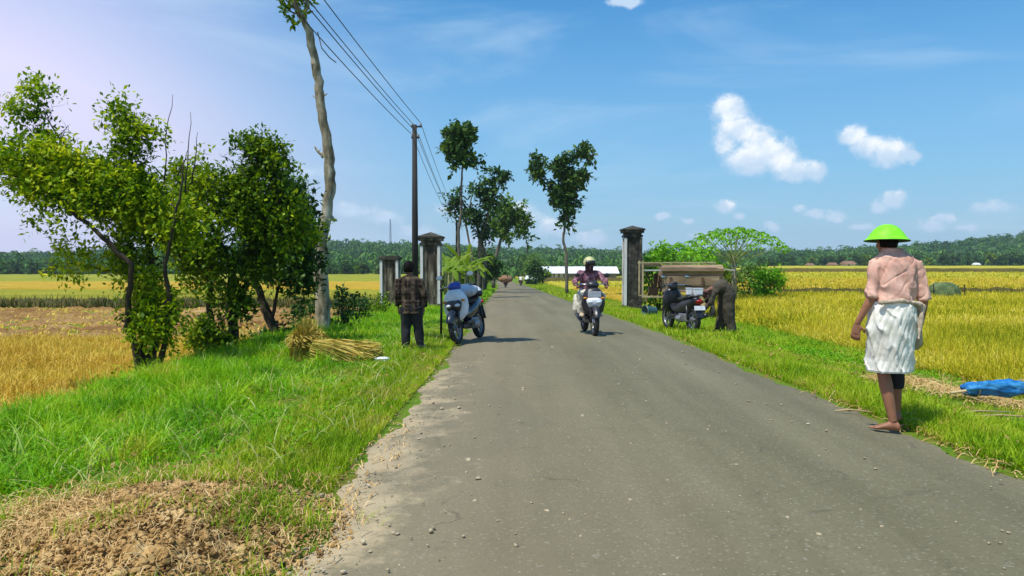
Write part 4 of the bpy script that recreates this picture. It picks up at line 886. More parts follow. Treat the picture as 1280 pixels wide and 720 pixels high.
# ================================================================== BUILT THINGS
M_conc = mat('old_concrete', [(.34, (.022, .018, .013)), (.47, (.065, .052, .034)), (.58, (.16, .135, .09)), (.70, (.36, .33, .26))], scale=3.2, rough=.95, bump=.02, bscale=20., detail=8., stretch=(1.6, 1.6, .35))
M_concd = mat('mossy_concrete', [(.35, (.02, .019, .014)), (.55, (.055, .05, .036)), (.7, (.14, .125, .09))], scale=4., rough=.95, bump=.02, bscale=20., detail=8.)
M_white = mat('chipped_white_paint', [(.30, (.20, .19, .16)), (.42, (.52, .51, .47)), (.6, (.68, .67, .63))], scale=4.5, rough=.8, bump=.005, stretch=(1, 1, .3))
def pillar(name, label, loc, H, Wd, cap=True, dark=False, broken=False):
    rt = thing(name, label, 'pillar', loc); h = Wd / 2; Mc = M_concd if dark else M_conc
    zt = H - (.62 * Wd if cap else .12)
    s = MB().box((0, 0, .12), (Wd * .96, Wd * .96, .36)); s.box((0, 0, (zt + .3) / 2 + .002), (Wd * .76, Wd * .76, zt - .3)); s.build('shaft', Mc, rt, bevel=.015)
    for sx in (-1, 1):
        for sy in (-1, 1):
            MB().box((sx * Wd * .40, sy * Wd * .40, (zt + .3) / 2 - .01), (Wd * .13, Wd * .13, zt - .34)).build('corner_post', M_white if not (dark and sx > 0) else Mc, rt, bevel=.008)
    for q in (-.5, .5):  # raised ribs between the corner posts
        MB().box((q * Wd * .35, -Wd * .39, (zt + .3) / 2 + .05), (Wd * .09, .03, zt - .75)).build('rib', Mc, rt, bevel=.005)
    c = MB()
    if cap:
        c.box((0, 0, zt + .04), (Wd * .98, Wd * .98, .10)).box((0, 0, zt + .13), (Wd * .86, Wd * .86, .09)).box((0, 0, zt + .22), (Wd * 1.1, Wd * 1.1, .10))
        c.build('capital', M_conc if not dark else Mc, rt, bevel=.012)
        k = MB(); a = Wd * .60; z0 = zt + .272; V = [(-a, -a, z0), (a, -a, z0), (a, a, z0), (-a, a, z0), (-a, -a, z0 + .07), (a, -a, z0 + .07), (a, a, z0 + .07), (-a, a, z0 + .07), (0, 0, H)]
        k.add(V, [(3, 2, 1, 0), (0, 1, 5, 4), (1, 2, 6, 5), (2, 3, 7, 6), (3, 0, 4, 7), (4, 5, 8), (5, 6, 8), (6, 7, 8), (7, 4, 8)]).build('roof_cap', M_concd, rt, bevel=.01)
    else:
        c.box((0, 0, zt + .05), (Wd * 1.02, Wd * 1.02, .14)).box((.03, 0, zt + .14), (Wd * .8, Wd * .7, .06)); c.build('capital', M_concd, rt, bevel=.02)
    return rt
loc = at(539, 30); loc.z -= .1; pillar('gate_pillar', 'tall weathered gate pillar with white corner posts beside the parked scooter', loc, P(539, 290, 30).z - loc.z, .84, dark=False)
loc = at(488, 31); loc.z -= .1; pillar('gate_pillar', 'short broken gate pillar without roof cap, behind the plaid shirt', loc, P(488, 321, 31).z - loc.z, .80, cap=False)
loc = at(790, 31.5); loc.z -= .1; pillar('gate_pillar', 'dark gate pillar with pointed grey cap beside the threshing machine', loc, P(790, 282, 31.5).z - loc.z, .78, dark=True)
# utility poles and wires ------------------------------------------------
M_pole = mat('dark_pole', [(.3, (.014, .012, .010)), (.6, (.032, .027, .022)), (.75, (.06, .05, .04))], scale=5., rough=.8, stretch=(1, 1, .15))
M_wire = mat('wire', (.012, .012, .014, 1), rough=.6); M_metal = mat('dull_metal', (.30, .30, .31, 1), rough=.4, metallic=.8); M_cer = mat('insulator', (.42, .44, .44, 1), rough=.3)
def pole(label, loc, H):
    rt = thing('utility_pole', label, 'utility pole', loc)
    MB().tube([(0, 0, -.3), (0, 0, H * .5), (0, 0, H)], [.115, .10, .075], 14).build('post', M_pole, rt, smooth=True)
    MB().box((.06, 0, H - .06), (.34, .05, .05)).box((.02, 0, H - .42), (.26, .05, .05)).build('bracket', M_pole, rt)
    for x, z in ((.2, H + .01), (-.08, H + .01), (.13, H - .36), (-.08, H - .36)): MB().tube([(x, 0, z - .04), (x, 0, z), (x, 0, z + .04), (x, 0, z + .08)], [.02, .035, .03, .02], 8).build('insulator', M_cer, rt, smooth=True)
    return rt
pl1 = at(519, 25); h1 = P(519, 156, 25).z - pl1.z; pole('dark utility pole standing between the two left gate pillars', pl1, h1)
pl2 = at(571, 61); h2 = 5.9; pole('distant utility pole hidden behind the slim tall tree', pl2, h2)
pl0 = Vector((-3.3, -14, GZ(-3.3, -14))); h0 = 6.2
def wire(label, a, b, c, sag, r=.0095):
    pts = []
    for (u_, v_, sg) in ((a, b, sag), (b, c, sag * .9)):
        for i in range(25):
            t_ = i / 24; q = u_.lerp(v_, t_); q.z -= sg * 4 * t_ * (1 - t_); pts.append(q)
    o = MB().tube(pts, r, 5).build('power_line', M_wire); tag(o, label, 'power line')
wp = [(.2, .06), (-.08, .06), (.13, -.32), (-.08, -.32)]
for (x, z), lb, sg in zip(wp, ['topmost power line wire running over the left verge', 'second power line wire from the top, beside the leafy tuft', 'third power line wire, fixed to the lower bracket', 'lowest sagging power line wire under the others'], (.35, .38, .42, .50)):
    wire(lb, pl0 + Vector((x * .5, 0, h0 + z * .35 - .1)), pl1 + Vector((x, 0, h1 + z)), pl2 + Vector((x, 0, h2 + z)), sg)
o = MB().tube([P(397, 40, 17), P(402, 60, 16.6), P(412, 72, 17.2), P(420, 78, 17.6)], .012, 5).build('loose_cable', M_wire); tag(o, 'short loose cable dangling beside the tall pale trunk', 'cable')
# far lattice mast ---------------------------------------------------------
d = 640; b0 = P(488, 312, d); top = P(488, 274, d).z - b0.z; rt = thing('radio_mast', 'thin lattice radio mast on the wooded ridge', 'mast', b0)
for k in range(3):
    a = k * 2.094; MB().tube([(math.cos(a) * 1.2, math.sin(a) * 1.2, -3), (math.cos(a) * .35, math.sin(a) * .35, top)], .16, 6).build('leg', M_metal, rt)
lt = MB()
for j in range(12):
    z0 = top * j / 12; z1 = top * (j + 1) / 12; ra, rb = 1.2 - .85 * j / 12, 1.2 - .85 * (j + 1) / 12
    for k in range(3): a, b = k * 2.094, (k + 1) * 2.094; lt.tube([(math.cos(a) * ra, math.sin(a) * ra, z0), (math.cos(b) * rb, math.sin(b) * rb, z1)], .09, 4)
lt.build('lattice', M_metal, rt)
# long shed with white roof --------------------------------------------------
M_roofw = mat('zinc_roof', [(.3, (.62, .64, .66)), (.6, (.78, .80, .82))], scale=.6, rough=.45, spec=.5)
M_wallg = mat('shed_wall', [(.35, (.20, .17, .14)), (.6, (.30, .26, .22))], scale=.5, rough=.9)
M_dkop = mat('dark_opening', (.03, .03, .03, 1)); M_wallw = mat('lime_wall', [(.35, (.50, .49, .46)), (.6, (.66, .65, .61))], scale=1., rough=.85)
M_tile = mat('clay_tiles', [(.3, (.16, .085, .05)), (.6, (.26, .15, .09))], scale=2., rough=.9, bump=.03)
a_ = P(672, 352, 150); zb = GZ(a_.x, 150); L = (772 - 664) / 950 * 150
rt = thing('long_shed', 'long low shed with bright white roof beyond the orange field', 'shed', (XP(664, 150), 150, zb - .1)); zr = P(700, 340.5, 150).z - zb + .1
MB().box((L / 2, 3.2, zr / 2), (L - .3, 5.6, zr)).build('wall', M_wallg, rt)
rf = MB(); V = [(-.2, -.5, zr - .15), (L + .3, -.5, zr - .15), (L + .3, 3.2, zr + 1.15), (-.2, 3.2, zr + 1.15), (L + .3, 6.9, zr - .15), (-.2, 6.9, zr - .15)]
V2 = [(x, y, z - .08) for x, y, z in V]; rf.add(V + V2, [(0, 1, 2, 3), (3, 2, 4, 5), (7, 6, 9, 8), (8, 9, 11, 10), (0, 6, 7, 1), (5, 4, 10, 11), (1, 7, 8, 2), (2, 8, 10, 4), (0, 3, 9, 6), (3, 5, 11, 9)]).build('roof', M_roofw, rt)
MB().box((1.6, .30, zr * .55), (2.2, .2, zr * .8)).build('doorway', M_dkop, rt)
for k in range(3): MB().box((4.0 + k * 1.0, .32, zr * .62), (.62, .15, zr * .5)).build('window', M_wallw, rt)
# smaller huts
def hut(label, px, d, wd, hh, roofm, wallm):
    z = GZ(XP(px, d), d); rt = thing('farm_hut', label, 'hut', (XP(px, d), d, z - .1), 0.15)
    MB().box((0, 0, hh / 2), (wd, wd * .7, hh)).build('wall', wallm, rt)
    a, b, zt = wd * .62, wd * .48, hh + wd * .28; V = [(-a, -b, hh - .1), (a, -b, hh - .1), (a, b, hh - .1), (-a, b, hh - .1), (-a * .8, 0, zt), (a * .8, 0, zt)]
    MB().add(V, [(0, 1, 5, 4), (2, 3, 4, 5), (1, 2, 5), (3, 0, 4), (3, 2, 1, 0)]).build('roof', roofm, rt)
    MB().box((-wd * .15, -wd * .352, hh * .42), (wd * .18, .06, hh * .8)).build('door', M_dkop, rt)
hut('tiny hut with clay roof at the right hill foot', 1060, 322, 4.6, 1.4, M_tile, M_wallw); hut('smaller low hut beside the clay-roofed one', 1040, 324, 3.2, 1.1, M_tile, M_wallg)
hut('pale hut with zinc roof at the hill foot', 1220, 326, 2.4, 1.2, M_roofw, M_wallw); hut('low whitish hut near the wide papaya tree', 1012, 318, 2.6, 1.0, M_tile, M_wallw)
hut('zinc-roofed hut beside the far motorcycles', 664, 124, 1.7, 1.2, M_roofw, M_dkop)
# net covered heap in the rice
M_net = mat('green_net', [(.3, (.03, .06, .025)), (.5, (.08, .13, .045)), (.7, (.17, .21, .09))], scale=3., rough=.9, bump=.04); d = 38.; loc = at(1182, d); k_ = d / 950
hz_ = P(1182, 353, d).z - loc.z
rt = thing('net_shelter', 'low green netting shelter standing in the ripe rice', 'shelter', loc)
s = MB().loft([((0, 0, -.2), .80, .6), ((0, 0, hz_ * .5), .76, .55), ((-.04, 0, hz_ * .82), .66, .46), ((-.08, 0, hz_), .38, .25)], 18, fold=lambda t_, a: .05 * math.sin(5 * a) + .03 * math.sin(11 * a + 3 * t_)); s.build('netting', M_net, rt, smooth=True)
for sx in (-.8, .82): MB().tube([(sx, -.3, -.1), (sx * .95, -.3, hz_ * .9)], .03, 6).build('stake', M_bark_d, rt)
M_paper = mat('white_plastic', (.72, .72, .70, 1), rough=.5)
# threshing machine --------------------------------------------------------
M_ply = mat('weathered_plywood', [(.3, (.12, .08, .042)), (.5, (.25, .17, .095)), (.65, (.36, .26, .16)), (.75, (.44, .34, .23))], scale=3., rough=.85, bump=.006, bscale=30., stretch=(.3, 1, 2.))
M_rail = mat('pale_painted_bar', [(.3, (.26, .20, .10)), (.6, (.46, .38, .21))], scale=4., rough=.6)
M_rust = mat('brown_iron', [(.3, (.05, .03, .018)), (.6, (.15, .08, .04))], scale=6., rough=.85, bump=.005)
M_sheet = mat('grey_sheet_metal', [(.3, (.34, .33, .30)), (.6, (.52, .51, .47))], scale=3., rough=.5, metallic=.3)
d = 27.5; k_ = d / 950; X0 = XP(802, d); zg = GZ(X0 + 1.5, d); zt = ZP(325, d) - zg; zbx = ZP(366, d) - zg; X = lambda px: (px - 802) * k_; Zp = lambda py: ZP(py, d) - zg
rt = thing('threshing_machine', 'brown wooden rice threshing machine with open pale frame beside the dark pillar', 'farm machine', (X0, d, zg), R(-3))
hx0, hx1, hy = X(828), X(903), 1.1
h = MB(); prof = [(0, Zp(365)), (0, Zp(341)), (-.10, Zp(339)), (-.10, Zp(336)), (.12, Zp(331)), (.95, Zp(331)), (1.08, Zp(338)), (1.08, Zp(365))]
h.prism(prof, hx1 - hx0, ((hx0 + hx1) / 2, 0, 0)); h.build('drum_housing', M_ply, rt, bevel=.015)
MB().prism([(-.015, Zp(346)), (-.015, Zp(356)), (-.05, Zp(357)), (-.05, Zp(345))], hx1 - hx0 - .3, ((hx0 + hx1) / 2, 0, 0)).build('side_panel', M_ply, rt, bevel=.006)
for px in (838, 877): MB().box((X(px), -.08, Zp(352)), (.09, .06, .32)).build('bracket', M_rust, rt, bevel=.008)
MB().box(((hx0 + hx1) / 2, -.02, Zp(364)), (hx1 - hx0 + .04, .10, .07)).build('skid_beam', M_ply, rt, bevel=.01)
MB().box((X(908), .45, Zp(337)), (.55, .8, .04), rot=(0, .12, 0)).build('feed_tray', M_sheet, rt, bevel=.006)
for y_ in (-.12, 1.0):
    MB().box((X(847), y_, Zp(328.5)), (X(893) - X(801), .05, .05)).build('top_bar', M_rail, rt, bevel=.006)
    MB().box((X(803), y_, (Zp(326) + Zp(372)) / 2), (.06, .06, Zp(326) - Zp(372))).build('frame_post', M_rail, rt, bevel=.006)
    MB().box((X(815), y_, Zp(371)), (X(828) - X(803), .05, .06)).build('bottom_bar', M_rail, rt, bevel=.006)
MB().box((X(815), .05, Zp(338)), (X(826) - X(805), .5, .05)).build('shelf_plate', M_sheet, rt, bevel=.006)
MB().box((X(815), -.06, Zp(331.5)), (X(827) - X(805), .03, .10)).build('header_board', M_ply, rt)
MB().tube([(X(808), .2, Zp(340)), (X(816), .2, Zp(356)), (X(812), .25, Zp(370))], .04, 8).build('feed_chute', M_rust, rt, smooth=True)
MB().tube([(X(821), .35, Zp(342)), (X(820), .35, Zp(370))], .07, 10).build('engine_column', M_rust, rt, smooth=True)
MB().box((X(818), .4, Zp(364)), (.34, .4, .30)).build('engine', M_rust, rt, bevel=.03)
MB().torus((X(828) - .06, .55, Zp(352)), .26, .025, axis='X', n=28).tube([(X(828) - .06, .55, Zp(352) - .26), (X(828) - .06, .55, Zp(352) + .26)], .02, 6).tube([(X(828) - .06, .29, Zp(352)), (X(828) - .06, .81, Zp(352))], .02, 6).build('pulley', M_rust, rt, smooth=True)
for x_ in (X(835), X(898)):
    for y_ in (.08, 1.0): MB().box((x_, y_, zbx / 2 - .05), (.08, .08, zbx + .1)).build('leg', M_rust, rt, bevel=.008)
M_rub = mat('rubber', [(.3, (.012, .012, .012)), (.6, (.03, .03, .028))], scale=10., rough=.8, bump=.003)
for x_ in (X(843), X(890)): MB().torus((x_, -.02, .26), .22, .055, axis='X', n=28).lathe([(.02, -.05), (.16, -.03), (.17, .03), (.02, .05)], (x_, -.02, .26), 20, 'X').build('wheel', M_rub, rt, smooth=True)
# green jerrycan-like bucket by the pillar foot
M_teal = mat('dull_teal_plastic', (.05, .12, .11, 1), rough=.45); loc = at(813, 24.5)
rt = thing('bucket', 'overturned dull teal bucket in the grass by the dark pillar', 'bucket', loc, .4)
MB().lathe([(.0, .20), (.13, .20), (.14, .18), (.19, -.17), (.205, -.18), (.205, -.20), (.18, -.19), (.12, .17), (0, .17)], (0, 0, .19), 24, 'X').build('body', M_teal, rt, smooth=True)
MB().torus((-.2, 0, .19), .19, .008, axis='X', n=24, m=6).build('rim', M_metal, rt, smooth=True)
# rolled blue tarpaulin on a pole --------------------------------------------
M_tarp = mat('blue_tarpaulin', [(.34, (.006, .06, .20)), (.5, (.010, .15, .42)), (.66, (.06, .30, .58))], scale=9., rough=.5, spec=.35, bump=.012, bscale=9., stretch=(.5, 1, 1))
M_stick = mat('bamboo', [(.3, (.32, .22, .09)), (.6, (.55, .42, .22))], scale=6., rough=.6, stretch=(.3, 1, 1))
d = 8.4; A = P(1206, 503, d); A.z = GZ(A.x, d) + .13; B = A + Vector((1.9, .38, .05)); ax = (B - A).normalized(); n_ = 90; rs = []; rt = thing('rolled_tarpaulin', 'rolled blue tarpaulin on a bamboo pole lying on straw', 'tarpaulin', (A.x, A.y, A.z), math.atan2(ax.y, ax.x))
for i in range(n_ + 1):
    t_ = i / n_; ring = []; r0 = .075 + .012 * math.sin(t_ * 9) + .01 * math.sin(t_ * 23 + 1); r0 *= (.72 + .28 * min(1, t_ * 8)) 
    for j in range(48):
        a = 2 * math.pi * j / 48; rr_ = r0 * (1 + .10 * math.sin(3 * a + t_ * 7) + .05 * math.sin(7 * a - t_ * 15) + .16 * (1 - abs(noise.noise(Vector((t_ * 9 + math.sin(a), math.cos(a) * 2.5, math.sin(a) * 2.5)))) * 3) * .5 + .10 * noise.noise(Vector((t_ * 30, math.cos(a) * 4, math.sin(a) * 4))))
        ring.append(Vector((t_ * 1.9, math.cos(a) * rr_ * 1.15, math.sin(a) * rr_ + .01 * math.sin(t_ * 12))))
    rs.append(ring)
MB().rings(rs).build('tarpaulin', M_tarp, rt, smooth=True)
MB().tube([(-.20, -.02, -.03), (.2, 0, 0), (1.9, 0, 0), (2.2, 0, .02)], .016, 8).build('bamboo_pole', M_stick, rt, smooth=True)
for x_ in (.12, .75, 1.4): MB().torus((x_, 0, 0), .083, .007, axis='X', n=20, m=6).build('tie', M_stick, rt, smooth=True)
for k, (px, py, L_, a, lb) in enumerate([(1235, 515, .55, .12, 'bent bamboo stick lying in front of the blue tarpaulin'), (1265, 521, .7, -.1, 'longer bamboo stick near the road edge, before the tarpaulin'), (1150, 541, .28, -.3, 'short dry stick at the asphalt edge'), (1070, 523, .34, -.15, 'thin straw stick on the road behind the bare foot')]):
    d = 950 * 1.5 / (py - 328); q = at(px, d); q.z += .03 if k != 3 else .04
    MB_ = MB().tube([(-L_ / 2, 0, 0), (-L_ * .1, .02, .012), (L_ / 2, -.01, 0)], [.008, .010, .006], 6); o = MB_.build('dry_stick', M_stick, smooth=True); o.location = q; o.rotation_euler = (0, 0, a); tag(o, lb, 'stick')
# straw sheaves ------------------------------------------------------------------
M_sheaf = leafmat('sheaf_straw', [(.20, .16, .02, 1), (.46, .32, .05, 1), (.66, .50, .13, 1), (.22, .26, .02, 1), (.58, .42, .10, 1)], transl=.12, rough=.7, nscale=4., nmix=.4)
def sheaf(label, loc, rotz, n, L_, r0, r1, stand):
    rn = np.random.default_rng(int(L_ * 100)); rt = thing('straw_sheaf', label, 'straw sheaf', loc, rotz)
    a = rn.uniform(0, 6.283, n); q = np.sqrt(rn.uniform(size=n)); y = np.cos(a) * q; z = np.sin(a) * q; lv = []; wd = rn.uniform(.004, .009, n); l_ = L_ * rn.uniform(.7, 1.15, n); jx = rn.normal(size=n) * .05; jy = rn.normal(size=n) * .05; x0 = rn.uniform(-.08, .08, n)
    sa = rn.uniform(0, 6.283, n); sd = np.stack([np.zeros(n), np.cos(sa), np.sin(sa)], 1)
    for k in range(6):
        t_ = k / 5; rad = r0 * (1 - t_) ** 1.4 + .09 * (1 - abs(2 * t_ - .7)) + r1 * t_ ** 1.5; rad = max(rad, .09); tw = .9 * t_
        yy = (y * math.cos(tw) - z * math.sin(tw)) * rad; z2 = (z * math.cos(tw) + y * math.sin(tw)) * rad; droop_ = t_ ** 2 * q * .05
        if stand: c = np.stack([yy + jx * t_ ** 2, z2 + jy * t_ ** 2, x0 * .3 + l_ * (t_ - .55 * q * t_ ** 3)], 1)
        else: c = np.stack([x0 + l_ * t_, yy + jx * t_ ** 1.5, np.maximum(z2 * .8 + r0 * .72 - droop_ * 2 + jy * t_ ** 1.5, .01)], 1)
        s2 = sd if not stand else sd[:, [1, 2, 0]]; lv += [c - s2 * wd[:, None], c + s2 * wd[:, None]]
    V = np.stack(lv, 1).reshape(-1, 3); b_ = (np.arange(n) * 12)[:, None]; np_mesh('stalks', V, np.stack([b_ + np.array([2 * k, 2 * k + 1, 2 * k + 3, 2 * k + 2]) for k in range(5)], 1).reshape(-1, 4), M_sheaf, rt)
    core = MB()
    if stand: core.loft([((0, 0, 0), r0 * .6, r0 * .6), ((0, 0, L_ * .35), .10, .10), ((0, 0, L_ * .55), r1 * .45, r1 * .45), ((0, 0, L_ * .65), .05, .05)], 16, fold=lambda t_, a: .08 * math.sin(9 * a))
    else: core.tube([(0, 0, r0 * .7), (L_ * .3, 0, r0 * .66), (L_ * .75, 0, r1 * .8), (L_ * .85, 0, r1 * .8)], [r0 * .55, .11, r1 * .4, r1 * .2], 16)
    core.build('packed_core', M_core, rt, smooth=True)
    if stand: MB().torus((0, 0, L_ * .36), .17, .012, axis='Z', n=24, m=6).build('binding', M_core, rt, smooth=True)
    else: MB().torus((L_ * .33, 0, r0 * .66), .18, .012, axis='X', n=24, m=6).build('binding', M_core, rt, smooth=True)
M_core = mat('packed_straw', [(.3, (.10, .07, .02)), (.5, (.24, .17, .05)), (.7, (.42, .31, .11))], scale=18., rough=.95, bump=.02, bscale=60.)
sheaf('upright straw sheaf at the foot of the tall pale trunk', at(384, 11.4), 0, 4200, .60, .22, .30, True)
loc = at(398, 11.1); sheaf('straw sheaf lying on its side beside the upright one', loc, R(-3), 4200, .76, .20, .25, False)
loc = at(477, 10.8); loc.z += .07; rt = tag(MB().loft([((0, 0, 0), .09, .05), ((0, 0, .03), .10, .06), ((.01, 0, .05), .05, .03)], 12, fold=lambda t_, a: .2 * math.sin(4 * a + t_ * 3)).build('plastic_scrap', M_paper, smooth=False), 'crumpled white plastic scrap in the grass beside the lying sheaf', 'litter'); rt.location = loc
loc = at(223, 24); 

loc = at(551, 15.2); rt = thing('stake', 'thin dark wooden stake in the grass beside the parked scooter', 'stake', loc)
MB().tube([(0, 0, -.1), (.01, 0, .7), (0, .01, P(551, 340, 15.2).z - loc.z)], [.026, .024, .020], 8).build('post', M_pole, rt, smooth=True)
# ================================================================== MOTORCYCLES
M_blk = mat('black_plastic', [(.3, (.012, .012, .014)), (.7, (.028, .028, .032))], scale=3., rough=.38, spec=.5)
M_navy = mat('navy_paint', [(.3, (.006, .008, .016)), (.7, (.012, .016, .032))], scale=2., rough=.25, spec=.6)
M_chr = mat('chrome', (.65, .66, .68, 1), rough=.15, metallic=1.); M_alu = mat('grey_alloy', (.30, .30, .31, 1), rough=.4, metallic=.7)
M_seat = mat('seat_vinyl', (.022, .021, .02, 1), rough=.55, bump=.003); M_whp = mat('white_panel', (.70, .71, .72, 1), rough=.3, spec=.5)
M_amb = mat('amber_lens', (.55, .20, .02, 1), rough=.2); M_red = mat('red_lens', (.35, .015, .012, 1), rough=.2); M_mir = mat('mirror_glass', (.45, .48, .50, 1), rough=.12, metallic=1.)
M_lens = mat('clear_lens', (.62, .66, .70, 1), rough=.08, spec=.8); M_blu = mat('blue_panel', (.03, .06, .32, 1), rough=.3)
def motorcycle(label, loc, rotz, body=M_blk, accent=M_whp, lean=0., plate=True, cover=None, nose=None, cowl=None, steer=0., mirror_back=M_blk, name='motorcycle', cat='motorcycle'):
    """front towards local +Y, wheels on z=0"""
    rt = thing(name, label, cat, loc, rotz); rt.rotation_euler = (0, lean, rotz); WR = .29; FY, RY = .64, -.62
    for y, nm, tw in ((FY, 'front', .048), (RY, 'rear', .058)):
        wh = MB().lathe([(.015, -.05), (.05, -.045), (.05, .045), (.015, .05)], (0, y, WR), 16, 'X')
        for k in range(5):
            a = k * 1.2566 + .3; wh.box((0, y + math.cos(a) * .12, WR + math.sin(a) * .12), (.03, .17, .035), rot=Matrix.Rotation(a, 3, 'X'))
        w_ = wh.build('wheel', M_alu, rt, smooth=False)
        MB().torus((0, y, WR), WR - tw, tw, n=44, m=12).build('tyre', M_rub, w_, smooth=True)
        MB().torus((0, y, WR), WR - tw * 2.0, .018, n=40, m=8, sq=1.8).build('rim', M_alu, w_, smooth=True)
        MB().lathe([(.03, -.004), (.10, -.004), (.10, .004), (.03, .004)], (.055, y, WR), 28, 'X').build('brake_disc', M_chr, w_, smooth=True)
    fk = MB()
    for s in (-1, 1): fk.tube([(s * .075, FY, WR), (s * .075, FY - .04, .50), (s * .06, FY - .15, .82)], [.022, .024, .024], 10)
    fk.tube([(0, FY - .13, .72), (0, FY - .23, 1.0)], .03, 10); fk.build('fork', M_blk, rt, smooth=True)
    V = []; n_ = 11
    rs = []
    for i in range(n_):
        a = R(20 + 125 * i / (n_ - 1)); r_ = WR + .035; ring = []
        for (x, dr) in ((-.062, -.05), (-.05, .005), (0, .022), (.05, .005), (.062, -.05), (.05, -.012), (0, .006), (-.05, -.012)): ring.append(Vector((x, FY + math.cos(a) * (r_ + dr), WR + math.sin(a) * (r_ + dr))))
        rs.append(ring)
    MB().rings(rs).build('front_fender', body, rt, smooth=True, bevel=.002)
    # leg shield and front cowl
    c = MB().loft([((0, .50, .42), .10, .05), ((0, .46, .52), .20, .085), ((0, .44, .66), .235, .11), ((0, .43, .80), .225, .13), ((0, .44, .92), .17, .12), ((0, .42, .99), .10, .08)], 24, fold=lambda t_, a: .05 * math.cos(2 * a))
    c.build('front_cowl', cowl or body, rt, smooth=True)
    MB().loft([((0, .545, .58), .10, .045), ((0, .575, .66), .145, .05), ((0, .575, .74), .165, .05), ((0, .555, .79), .12, .04)], 20).build('nose_panel', nose or accent, rt, smooth=True)
    for s in (-1, 1):
        MB().ball((s * .085, .61, .70), (.055, .03, .032), 14, 8).build('headlight', M_lens, rt, smooth=True)
        MB().ball((s * .18, .53, .78), (.045, .03, .022), 12, 7).build('turn_signal', M_amb, rt, smooth=True)
    MB().loft([((0, .34, .96), .09, .07), ((0, .40, 1.03), .13, .09), ((0, .37, 1.10), .11, .07), ((0, .33, 1.13), .05, .03)], 18).build('handlebar_cover', cover or accent, rt, smooth=True)
    hb = MB().tube([(-.34, .20, 1.03), (-.22, .29, 1.06), (0, .36, 1.05), (.22, .29, 1.06), (.34, .20, 1.03)], .012, 8); hb.build('handlebar', M_chr, rt, smooth=True)
    for s in (-1, 1):
        MB().tube([(s * .25, .27, 1.055), (s * .36, .185, 1.025)], .019, 10).build('grip', M_rub, rt, smooth=True)
        MB().tube([(s * .22, .31, 1.055), (s * .33, .26, 1.045)], .007, 6).build('brake_lever', M_chr, rt, smooth=True)
        mr = MB().tube([(s * .20, .30, 1.06), (s * .24, .30, 1.16), (s * .29, .29, 1.21)], .006, 6).build('mirror_stem', M_blk, rt, smooth=True)
        MB().ball((s * .305, .295, 1.245), (.062, .018, .042), 16, 9).build('mirror_shell', mirror_back, mr, smooth=True)
        MB().ball((s * .305, .283, 1.245), (.055, .012, .036), 16, 9).build('mirror_glass', M_mir, mr, smooth=True)
    # floor, tunnel, body, seat
    MB().box((0, .12, .36), (.30, .46, .05)).box((0, .14, .30), (.16, .5, .08)).build('footboard', M_blk, rt, bevel=.012)
    MB().loft([((0, .40, .62), .13, .05, (1, 0, 0), (0, .4, .9)), ((0, .22, .50), .11, .10, (1, 0, 0), (0, .3, .95)), ((0, -.02, .52), .12, .15, (1, 0, 0), (0, 0, 1)), ((0, -.30, .60), .15, .17, (1, 0, 0), (0, 0, 1)), ((0, -.62, .68), .13, .13, (1, 0, 0), (0, 0, 1)), ((0, -.86, .74), .07, .07, (1, 0, 0), (0, 0, 1))], 22).build('body_panel', body, rt, smooth=True)
    MB().loft([((0, .02, .70), .07, .03, (1, 0, 0), (0, 0, 1)), ((0, -.08, .745), .12, .05, (1, 0, 0), (0, 0, 1)), ((0, -.32, .755), .14, .055, (1, 0, 0), (0, 0, 1)), ((0, -.48, .80), .13, .06, (1, 0, 0), (0, 0, 1)), ((0, -.72, .83), .10, .045, (1, 0, 0), (0, 0, 1)), ((0, -.80, .83), .04, .02, (1, 0, 0), (0, 0, 1))], 20).build('seat', M_seat, rt, smooth=True)
    MB().tube([(-.11, -.60, .82), (-.12, -.82, .86), (0, -.93, .87), (.12, -.82, .86), (.11, -.60, .82)], .013, 8).build('grab_rail', M_alu, rt, smooth=True)
    MB().loft([((0, -.86, .66), .06, .02, (1, 0, 0), (0, 0, 1)), ((0, -.90, .70), .10, .035, (1, 0, 0), (0, 0, 1)), ((0, -.93, .74), .07, .03, (1, 0, 0), (0, 0, 1))], 14).build('tail_light', M_red, rt, smooth=True)
    MB().box((0, -.90, .50), (.16, .03, .30), rot=(-.35, 0, 0)).build('rear_fender', M_blk, rt, bevel=.01)
    MB().box((0, -.28, .33), (.20, .42, .20)).box((.02, -.48, .30), (.12, .36, .12)).tube([(-.09, -.05, .30), (-.09, -.25, .30)], .09, 12).build('engine', M_alu, rt, bevel=.03)
    MB().tube([(.10, -.10, .26), (.13, -.3, .24), (.14, -.48, .30), (.15, -.95, .42)], [.02, .022, .045, .05], 12).build('exhaust', M_blk, rt, smooth=True)
    for s in (-1, 1): MB().tube([(s * .12, RY + .02, .30), (s * .13, RY + .08, .62)], .026, 10).build('shock_absorber', M_red if accent is M_whp else M_blk, rt, smooth=True)
    MB().tube([(-.10, -.20, .26), (-.20, -.10, .04)], .013, 8).build('kickstand', M_blk, rt, smooth=True)
    if plate: MB().box((0, -.925, .58), (.26, .006, .10), rot=(-.3, 0, 0)).build('rear_plate', M_whp, rt, bevel=.002)
    return rt
